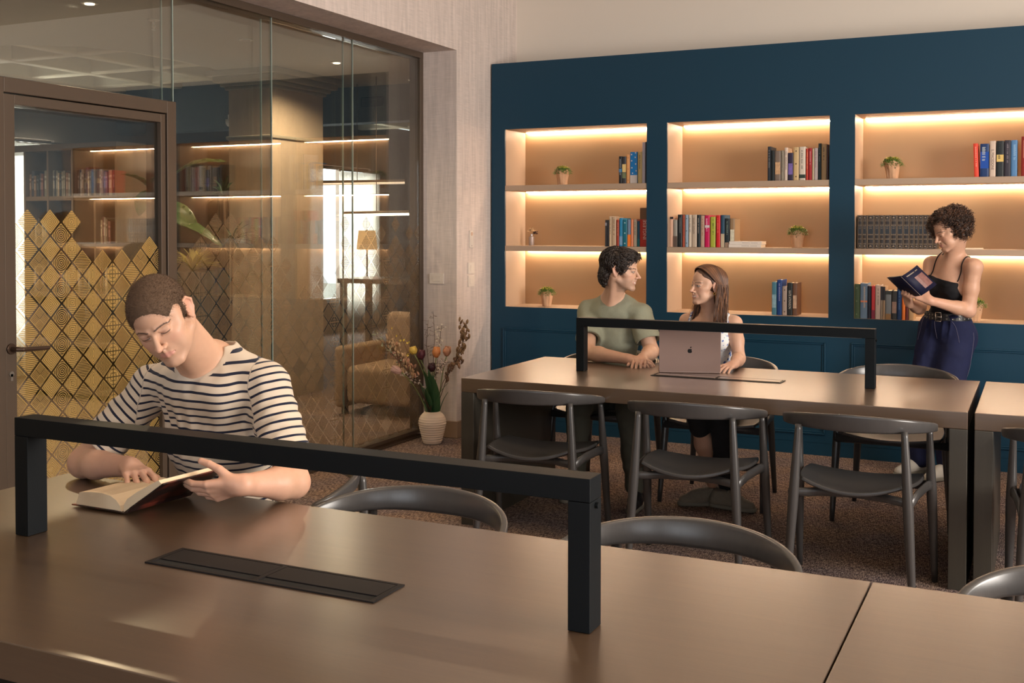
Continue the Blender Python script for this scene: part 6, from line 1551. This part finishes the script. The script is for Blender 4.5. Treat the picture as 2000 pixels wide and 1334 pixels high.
def curve(a, b, sag=.15, n=9):
    a, b = Vector(a), Vector(b); c = Vector((a.x * .85 + b.x * .15, a.y * .85 + b.y * .15, a.z * .4 + b.z * .6)); return [a * (1 - t) ** 2 + c * 2 * t * (1 - t) + b * t * t for t in [i / n for i in range(n + 1)]]
def tulip(hd, axis, cols, lab, L_=.066, leaves=2, seed=0):
    q = random.Random(seed); hd = Vector(hd); r0 = base + Vector((q.uniform(-.03, .03), q.uniform(-.03, .03), -.10)); r = thing('tulip', lab, 'flower', r0, 0, 'tulips in the floor vase')
    pts = [p - r0 for p in curve(r0, hd)]; MB().tube(pts, [.0035] * len(pts), 8).build('stem', M_STEM, r, smooth=True)
    ax = Vector(axis).normalized(); a1 = ax.orthogonal().normalized(); a2 = ax.cross(a1); mm = mat('tulip petal', sr(*cols), .5, var=.3, vscale=40); b = MB()
    for k in range(6):
        an = k * pi / 3; od = a1 * cos(an) + a2 * sin(an); td = -a1 * sin(an) + a2 * cos(an); g = []; R0 = .025 if k % 2 else .028
        for i in range(7):
            u = i / 6; rad = R0 * (sin(min(1, u * 1.35 + .12) * pi / 2) - .40 * max(0, u - .6)); wd = .024 * sin(pi * min(.97, u * .80 + .14)) + .001; row = []
            for j in range(5):
                v = (j - 2) / 2; row.append(hd - r0 + ax * (u * L_) + od * (rad * cos(v * .8)) + td * (wd * v))
            g.append(row)
        b.sheet(g, thick=.0008)
    b.build('bloom', mm, r, smooth=True)
    for k in range(leaves):
        an = q.uniform(0, 6.28); tip = base + Vector((.11 * cos(an), .11 * sin(an), q.uniform(.12, .32))); p0 = r0 + Vector((0, 0, .03)); pp = curve(p0, tip); g = []
        sd = Vector((-sin(an), cos(an), 0))
        for i, p in enumerate(pp):
            u = i / 9; w_ = .026 * sin(pi * (u * .9 + .08)) + .001; g.append([p - r0 - sd * w_ + Vector((cos(an), sin(an), .3)) * .004, p - r0, p - r0 + sd * w_ + Vector((cos(an), sin(an), .3)) * .004])
        MB().sheet(g, thick=.0008).build('leaf', M_TL, r, smooth=True)
tulip((-3.794, 6.639, .610), (.05, 0, 1), (232, 150, 90), 'orange-yellow tulip standing upright, tallest centre tulip in the floor vase', .075, 2, 1)
tulip((-3.752, 6.710, .615), (.15, 0, 1), (206, 150, 118), 'dusty peach tulip right beside the orange-yellow one', .070, 2, 2)
tulip((-3.803, 6.598, .515), (-.05, -.1, 1), (58, 26, 34), 'near-black purple tulip low in front of the others', .060, 2, 3)
tulip((-3.945, 6.42, .525), (-.75, -.35, .35), (204, 164, 150), 'pinkish white tulip leaning far left over the glass wall', .075, 2, 4)
tulip((-3.925, 6.560, .635), (-.3, 0, 1), (226, 190, 86), 'yellow tulip at the left of the dark maroon one', .055, 2, 5)
tulip((-3.915, 6.630, .590), (.1, .1, 1), (96, 42, 52), 'dark maroon tulip behind the bronze-coloured blossoms', .070, 1, 6)
def spray(path, lab, cols, kind, n, seed, name='flower_spray'):
    q = random.Random(seed); r0 = base + Vector((q.uniform(-.02, .02), q.uniform(-.02, .02), -.08)); r = thing(name, lab, 'branch', r0, 0, 'dried sprays and twigs in the floor vase')
    P = [r0] + [Vector(p) for p in path]; pts = []
    for a, b in zip(P[:-1], P[1:]): pts += [a.lerp(b, t) for t in (0, .25, .5, .75)]
    pts.append(P[-1]); m_ = len(pts); MB().tube([p - r0 for p in pts], [.0030 * (1 - .6 * i / m_) for i in range(m_)], 6).build('stem', M_TWIG, r, smooth=True)
    b = MB(); tw = MB()
    for k in range(n):
        u = q.uniform(.42 if kind != 'twig' else .3, 1); i = min(m_ - 2, int(u * (m_ - 1))); p = pts[i].lerp(pts[i + 1], u * (m_ - 1) - i) - r0
        d = rand_dir(q); d.z = d.z * .5 + (.1 if kind != 'bell' else -.2); off = q.uniform(.010, .034 if kind == 'bell' else .045); e = p + d.normalized() * off
        if e.x + r0.x < -4.035: e.x = -4.035 - r0.x
        tw.tube([p, e], .0009, 4)
        if kind == 'bell':
            ax = (Vector((q.uniform(-.5, .5), q.uniform(-.5, .5), -1 if q.random() < .6 else .6))).normalized(); a1 = ax.orthogonal().normalized(); a2 = ax.cross(a1); R0 = q.uniform(.0065, .0095); Lb = q.uniform(.026, .042)
            for j in range(4):
                an = j * pi / 2; od = a1 * cos(an) + a2 * sin(an); td = -a1 * sin(an) + a2 * cos(an)
                b.sheet([[e + ax * (u_ * Lb) + od * R0 * sin(.35 + u_ * 2.5) + td * (v * R0 * .75 * sin(.3 + u_ * 2.75)) for v in (-1, 0, 1)] for u_ in (0, .35, .7, 1)], thick=.0006)
        elif kind == 'blossom':
            ax = rand_dir(q); a1 = ax.orthogonal().normalized(); a2 = ax.cross(a1)
            for j in range(5):
                an = j * 2 * pi / 5; od = a1 * cos(an) + a2 * sin(an); td = ax.cross(od); R0 = q.uniform(.006, .009); b.add([e, e + od * R0 * .7 + td * R0 * .5 + ax * .002, e + od * R0 * 1.25 + ax * .003, e + od * R0 * .7 - td * R0 * .5 + ax * .002], [(0, 1, 2, 3)])
        else:
            b.tube([e, e + d.normalized() * .012], [.0022, .0005], 5)
    tw.build('twigs', M_TWIG, r, smooth=True); b.build('blossoms' if kind != 'twig' else 'buds', mat('spray ' + kind, sr(*cols), .7, var=.35, vscale=45), r, smooth=(kind == 'bell'))
spray([(-3.74, 6.71, .48), (-3.675, 6.75, .62), (-3.640, 6.77, .76), (-3.645, 6.77, .86)], 'tall spray of brown papery bells arching out to the right of the floor vase', (150, 118, 84), 'bell', 60, 1)
spray([(-3.79, 6.72, .42), (-3.72, 6.74, .55), (-3.66, 6.76, .58)], 'short spray of brown bells low on the right of the floor vase', (146, 112, 88), 'bell', 30, 11)
spray([(-3.90, 6.56, .45), (-3.95, 6.45, .62), (-3.985, 6.32, .76)], 'long spray of pale dried bells reaching up to the left', (176, 142, 104), 'bell', 80, 2)
spray([(-3.90, 6.58, .44), (-3.95, 6.48, .60), (-3.99, 6.38, .68)], 'spray of faded pinkish bells below the pale one on the left', (186, 140, 112), 'bell', 60, 12)
spray([(-3.92, 6.50, .50), (-3.98, 6.30, .70), (-4.005, 6.18, .81)], 'thin grey-green sprig with the farthest left tip', (150, 150, 118), 'blossom', 36, 3)
spray([(-3.835, 6.66, .50), (-3.83, 6.68, .75), (-3.841, 6.678, .93)], 'upright bare brown twig, the highest of the bouquet', (96, 70, 52), 'twig', 30, 4, 'twig')
spray([(-3.86, 6.66, .50), (-3.885, 6.66, .70), (-3.872, 6.664, .87)], 'bare twig crossing left of the highest twig', (96, 70, 52), 'twig', 26, 5, 'twig')
spray([(-3.82, 6.68, .48), (-3.80, 6.69, .68), (-3.785, 6.70, .83)], 'twig with tiny white flowers just right of the highest twig', (232, 214, 196), 'blossom', 26, 6)
spray([(-3.84, 6.66, .44), (-3.80, 6.68, .52), (-3.755, 6.70, .58)], 'cluster of white blossoms below the peach tulip', (228, 204, 190), 'blossom', 60, 7)
spray([(-3.88, 6.60, .40), (-3.93, 6.52, .48), (-3.96, 6.44, .52)], 'string of white blossoms under the leaning tulip on the left', (226, 206, 192), 'blossom', 50, 8)
spray([(-3.92, 6.55, .55), (-3.96, 6.48, .72), (-3.985, 6.44, .815)], 'thin stem with three tiny yellow flowers at its tip', (214, 186, 80), 'blossom', 10, 9)

# ---------------------------------------------------------------- lounge behind the glass: shelves, books, plants, lamps
M_SW2 = wood('taupe veneer', sr(108, 92, 78), sr(128, 110, 94), .5, 1, .1, 'Z')
sx0, sy0, sh_ = -8.56, 7.0, 2.262; sw = 1.40
r = thing('open_bookshelf', 'unlit taupe bookshelf with dividers seen through the glass door', 'bookshelf', (sx0, sy0, 0))
DV = [0, .27, .56, .86, 1.13, 1.38]
MB().box(.27, sw, .33, .345, 0, sh_).build('back_panel', M_SW2, r)
MB().box(-.48, sw, 0, .33, sh_ - .06, sh_).build('top', M_SW2, r, bevel=.002)
for x in DV[1:]: MB().box(x, x + .022, .001, .33, 0, sh_ - .061).build('upright', M_SW2, r)
ZS = [.05, .47, .90, 1.34, 1.76]
for z in ZS:
    for a, b in zip(DV[1:-1], DV[2:]): MB().box(a + .023, b - .001, .004, .329, z, z + .038).build('shelf', M_SW2, r)
ORD2 = ['', 'first', 'second', 'third', 'fourth', 'fifth', 'sixth', 'seventh', 'eighth', 'ninth', 'tenth', 'eleventh', 'twelfth', 'thirteenth', 'fourteenth']
q = random.Random(21); pal = [(150, 140, 130), (90, 84, 84), (120, 98, 86), (60, 62, 74), (168, 150, 132), (44, 48, 54), (110, 70, 66), (130, 128, 122), (74, 60, 56)]
protos = []
for c in pal:
    t = thing('shelf_book', 'muted old book spine in the unlit lounge shelf behind the glass door', 'book', (0, 0, -5), 0, 'books in the unlit lounge shelf')
    cv = MB().box(0, .0025, .003, .15, 0, 1).box(.0245, .027, .003, .15, 0, 1).prism([(0, .004), (.006, 0), (.021, 0), (.027, .004), (.027, .007), (0, .007)], 0, 1); cv.build('cover', cmat(c, .6), t); MB().box(.0026, .0244, .007, .146, .01, .985).build('page_block', M_PAGES, t)
    b = MB(); b.box(.004, .023, -.0006, .003, .72, .80).box(.006, .021, -.0006, .003, .3, .62); b.build('spine_print', cmat(tuple(min(255, k + 50) for k in c), .6), t); protos.append([t, False])
for cell in range(1, 5):
    for zi in (4, 3, 2):
        cnt = 0; x = DV[cell] + .026; end = DV[cell + 1] - .032 - (.03 if zi == 4 else q.uniform(.02, .12))
        if zi == 3 and cell in (2, 3): continue
        while x < end:
            pi_ = q.choice(protos); w = q.uniform(.7, 1.25); 
            o = pi_[0] if not pi_[1] else copy_tree(pi_[0]); pi_[1] = True
            cnt += 1; o['label'] = 'muted book, %s from left in bay %s of the %s shelf behind the door glass' % (ORD2[cnt], ['', 'one', 'two', 'three', 'four'][cell], {4: 'top', 3: 'second', 2: 'third'}[zi]); o.location = (sx0 + x, sy0 + .03 + q.uniform(0, .02), ZS[zi] + .0385); o.scale = (w, 1, q.uniform(.19, .235)); x += .027 * w + .001
for p_ in protos:
    if not p_[1]: p_[0].location = (sx0 + .03, sy0 + .03, ZS[1] + .039)
def leaf_blade(mb, a, b, w, up_, n=10, fold=.25, wavy=0):
    a, b = Vector(a), Vector(b); g = []; d = (b - a).normalized(); s_ = d.cross(Vector(up_)).normalized(); u_ = s_.cross(d)
    for i in range(n + 1):
        t = i / n; c = a.lerp(b, t) + u_ * (sin(t * pi) * (b - a).length * .12); ww = w * sin(pi * min(.985, t * .95 + .03)) ** .7 + .001
        g.append([c - s_ * ww + u_ * ww * fold + u_ * wavy * sin(t * 30), c - s_ * ww * .5 + u_ * ww * fold * .4, c, c + s_ * ww * .5 + u_ * ww * fold * .4, c + s_ * ww + u_ * ww * fold - u_ * wavy * sin(t * 30)])
    mb.sheet(g, thick=.001)
M_BIG = mat('large glossy leaf', sr(70, 96, 52), .35, var=.25, vscale=10); M_POT = mat('dark ribbed planter', sr(58, 58, 56), .5)
r = thing('broadleaf_plant', 'tall broad-leaved plant in the lounge seen between door frame and column', 'plant', (-6.55, 6.85, 0))
o0 = Vector((-6.55, 6.85, 0)); MB().lathe([(0, 0), (.15, 0), (.19, .38), (.18, .38), (.16, .30), (0, .30)], n=28).build('pot', M_POT, r, smooth=True)
for (p1, w, up_) in (((-6.03, 7.09, 2.06), .075, (0, -.35, 1)), ((-6.25, 6.98, 1.50), .085, (.5, -.8, .6)), ((-6.05, 7.05, 1.36), .05, (.2, -.5, 1)), ((-6.70, 6.60, 1.95), .08, (0, 0, 1)), ((-6.85, 6.95, 1.62), .08, (0, 0, 1))):
    p1 = Vector(p1) - o0; m0 = Vector((p1.x * .12, p1.y * .12, p1.z * .92 if p1.z > 1.7 else p1.z + .22)); MB().tube(curve((0, 0, .28), m0), .009, 8).build('stem', M_STEM, r, smooth=True); b = MB(); leaf_blade(b, m0, p1, w, up_, wavy=.004); b.build('leaf', M_BIG, r, smooth=True)
r = thing('palm_plant', 'spiky palm plant in the lounge in front of the wooden column', 'plant', (-6.22, 7.33, 0)); MB().lathe([(0, 0), (.10, 0), (.13, .30), (.12, .30), (.11, .24), (0, .24)], n=24).build('pot', M_POT, r, smooth=True)
for k, (cx, cz, n) in enumerate(((-.03, 1.78, 16), (.06, 1.40, 14))):
    MB().tube([(0, 0, .22), (cx * .5, 0, cz * .6), (cx, -.02, cz)], .010, 8).build('trunk', M_TWIG, r, smooth=True); b = MB(); q = random.Random(k)
    for i in range(n):
        a = q.uniform(0, 6.28); e = q.uniform(-.4, 1.1); leaf_blade(b, (cx, -.02, cz), (cx + .22 * cos(a) * cos(e), -.02 + .22 * sin(a) * cos(e), cz + .20 * sin(e)), .011, (0, 0, 1), 6)
    b.build('fronds', mat('dark palm leaf', sr(46, 66, 44), .5), r, smooth=True)
r = thing('ribbed_planter', 'dark ribbed planter with yellowish fern behind the glass right of the door', 'planter', (-6.19, 6.86, 0)) 
pts = [((.165 + .008 * abs(sin(i * pi * 18 / 144 * 1))) * cos(2 * pi * i / 144), (.165 + .008 * abs(sin(i * pi * 18 / 144))) * sin(2 * pi * i / 144)) for i in range(144)]
MB().prism(pts, 0, 1.16).build('pot', M_POT, r, bevel=0)
b = MB(); q = random.Random(8)
for i in range(46):
    a = q.uniform(0, 6.28); e = q.uniform(.1, 1.3); leaf_blade(b, (0, 0, 1.16), (.24 * cos(a) * cos(e), .24 * sin(a) * cos(e), 1.16 + .20 * sin(e)), .012, (0, 0, 1), 6)
b.build('fern_fronds', mat('yellow fern', sr(186, 170, 92), .6), r, smooth=True)
# black metal rack
r = thing('metal_rack', 'thin black metal display rack in the lounge behind the broad leaves', 'rack', (-6.78, 7.62, 0))
m_ = MB()
for z in (1.80, 1.90): m_.box(0, .20, 0, .012, z, z + .015)
m_.box(.19, .205, 0, .015, 0, 1.915).box(.26, .275, .05, .065, 0, 1.9).box(.26, .5 - .24, .05, .065, 1.88, 1.9).box(0, .275, .0, .3, .0, .02)
m_.build('frame', M_BLACK, r)
# lounge ceiling fittings
def downlight(x, y, on, lab):
    r = thing('ceiling_downlight', lab, 'downlight', (x, y, 2.8995)); MB().lathe([(.030, 0), (.052, 0), (.052, -.006), (.046, -.009), (.032, -.006)], n=28).build('trim_ring', mat('white ring', sr(220, 212, 200), .5), r, smooth=True)
    MB().lathe([(0, -.002), (.031, -.002), (.028, -.012), (0, -.013)], n=24).build('lens', M_LEDV if on else M_SWITCHW, r)
    if on:
        s_ = spot('downlight_beam', (x, y, 2.885), (x, y, 0), 420 if x < -7 else 270, WARM, 155); s_.parent = r; s_.location = (0, 0, -.015); s_.rotation_euler = (0, 0, 0)
M_SWITCHW = mat('frosted lens', sr(170, 165, 155), .4)
downlight(-5.278, 4.953, True, 'lit round ceiling downlight above the glass door, top left')
downlight(-7.9, 5.0, True, 'added ceiling downlight that brightens the dark lounge bookshelf')  # added lamp to brighten the bookshelf, no known fitting here
downlight(-5.295, 7.60, True, 'lit round ceiling downlight behind the right glass pane')
downlight(-5.267, 6.408, False, 'unlit round fitting in the lounge ceiling between the two downlights')
r = thing('sprinkler', 'white ceiling sprinkler hanging above the glass door', 'sprinkler', (-5.319, 5.535, 2.8995)); MB().lathe([(0, 0), (.040, 0), (.040, -.006), (.02, -.012), (0, -.012)], n=24).build('cover_plate', M_SW, r, smooth=True)
m_ = MB().tube([(0, 0, -.012), (0, 0, -.03)], .010, 10)
for s_ in (-1, 1): m_.tube([(s_ * .008, 0, -.028), (s_ * .016, 0, -.045), (s_ * .004, 0, -.066)], .003, 6)
m_.lathe([(0, -.066), (.014, -.066), (.014, -.069), (0, -.069)], n=16); m_.build('nozzle', M_SW, r, smooth=True)
r = thing('security_camera', 'small white dome camera under the dark beam left of the column', 'camera', (-7.55, 8.93, 2.62)); MB().box(-.03, .03, .0, .069, .02, .07).build('bracket', M_SW, r, bevel=.004); MB().lathe([(0, .02), (.045, .02), (.045, -.02), (.03, -.05), (0, -.06)], n=20).build('dome', M_SW, r, smooth=True)
r = thing('air_vent', 'dark slotted air vent on the beam behind the column', 'vent', (-5.98, 8.999, 2.70)); m_ = MB().box(0, .26, -.008, 0, 0, .09); m_.build('frame', M_BLACK, r); m_ = MB()
for k in range(6): m_.box(.01, .25, -.012, -.008, .008 + k * .013, .014 + k * .013)
m_.build('slat', mat('grey slat', sr(70, 72, 72), .5), r)
# linear pendants
for (a, b, on, lab) in (((-6.32, 8.62, 1.957), (-5.50, 9.02, 1.972), .35, 'upper linear pendant lamp in the lounge, dim bar across the window'), ((-5.735, 8.342, 1.655), (-5.200, 8.60, 1.665), 1, 'lower linear pendant lamp in the lounge, glowing bar above the floor lamp')):
    A_, B_ = Vector(a), Vector(b); C_ = (A_ + B_) / 2; r = thing('linear_pendant', lab, 'pendant lamp', C_); MB().tube([A_ - C_, B_ - C_], .014, 10).build('housing', M_FRAME, r); MB().tube([A_ - C_ + Vector((0, 0, -.018)), B_ - C_ + Vector((0, 0, -.018))], .013, 10).build('light_tube', M_LEDV if on == 1 else mat('dim tube', sr(235, 205, 180), .4, emit=(1, .8, .62), es=.8), r)
    MB().tube([(0, 0, 0), (0, 0, 2.9 - C_.z)], .004, 6).build('suspension_rod', M_FRAME, r)
# floor lamp and desk
r = thing('floor_lamp', 'floor lamp with a glowing orange fabric shade near the far lounge window', 'floor lamp', (-7.205, 10.955, 0))
sm = mat('orange lamp shade', sr(240, 180, 120), .8, emit=(1, .55, .24), es=.9); MB().lathe([(.125, 1.265), (.10, 1.49), (.098, 1.49), (.123, 1.265)], n=40).build('lamp_shade', sm, r, smooth=True); MB().tube([(0, 0, .02), (0, 0, 1.50)], .010, 10).build('pole', M_BLACK, r); MB().lathe([(0, 0), (.14, 0), (.14, .02), (0, .02)], n=30).build('base', M_BLACK, r)
r = thing('reading_desk', 'dark desk under the lounge window behind the glass', 'desk', (-6.9, 9.9, 0)); MB().box(0, .95, 0, .6, .92, .97).build('desktop', M_TABLE_WARM, r, bevel=.003)
for x, y in ((.02, .02), (.87, .02), (.02, .52), (.87, .52)): MB().box(x, x + .06, y, y + .06, 0, .9195).build('leg', M_BLACK, r)
r = thing('desk_monitor', 'small dark monitor standing on the lounge desk', 'monitor', (-6.30, 10.12, .9705)); MB().box(-.1, .1, -.05, .05, 0, .01).build('stand', M_BLACK, r); MB().box(-.01, .01, -.01, .01, .01, .1).build('neck', M_BLACK, r); MB().box(-.14, .14, -.012, .012, .08, .22).build('screen', M_BLACK, r, bevel=.004)
# upholstered bench low behind the right pane
M_UPH = linen('tan upholstery', sr(160, 134, 110), .12); r = thing('tan_armchair', 'tan upholstered armchair low behind the rightmost glass pane', 'armchair', (-5.05, 7.35, 0))
MB().box(0, .62, 0, .62, .10, .40).build('seat_cushion', M_UPH, r, bevel=.05, seg=4); MB().box(-.101, -.001, -.02, .64, .06, .56).build('armrest', M_UPH, r, bevel=.04, seg=4); MB().box(.621, .721, -.02, .64, .06, .56).build('armrest', M_UPH, r, bevel=.04, seg=4); MB().box(0, .62, .60, .74, .08, .80).build('backrest', M_UPH, r, bevel=.05, seg=4)
for x, y in ((-.06, .04), (.64, .04), (-.06, .58), (.64, .58)): MB().box(x, x + .04, y, y + .04, 0, .10).build('leg', M_BLACK, r)
# ceiling downlights of the reading room (above the frame)
ORD = ['', 'first', 'second', 'third', 'fourth', 'fifth', 'sixth', 'seventh', 'eighth', 'ninth', 'tenth', 'eleventh', 'twelfth', 'thirteenth', 'fourteenth', 'fifteenth', 'sixteenth', 'seventeenth']
rl_n = [0]
def room_light(x, y, e, tgt=None, size=70, k=0):
    rl_n[0] += 1
    r = thing('ceiling_downlight', ['', 'recessed ceiling downlight above the man in stripes', 'recessed ceiling downlight between the two table rows, left', 'recessed ceiling downlight above the near table, right end', 'recessed ceiling downlight above the woman with curly hair', 'recessed ceiling downlight above the laptop table, left end', 'recessed ceiling downlight near the right window', 'recessed ceiling downlight above the near table, middle'][rl_n[0]], 'downlight', (x, y, 3.5995), 0, 'reading room ceiling downlights'); MB().lathe([(.040, 0), (.06, 0), (.06, -.006), (.05, -.010), (.04, -.004)], n=24).build('trim_ring', M_SW, r, smooth=True); MB().lathe([(0, -.001), (.039, -.001), (.039, -.003), (0, -.003)], n=24).build('lens', M_LEDV, r)
    s_ = spot('downlight_beam', (x, y, 3.57), tgt or (x, y, 0), e, WARM, size); s_.parent = r; s_.matrix_parent_inverse = Matrix.Translation((-x, -y, -3.5995))
room_light(-3.3, 3.3, 28, (-2.6, 2.35, .8), 42)
room_light(-2.0, 3.9, 60, (-1.6, 1.9, .75), 56); room_light(-.4, 2.3, 45, None, 70); room_light(-.7, 6.1, 38, None, 80); room_light(-2.4, 5.6, 38, None, 80); room_light(1.6, 5.4, 40, None, 80); room_light(-1.2, 1.7, 40, None, 70)
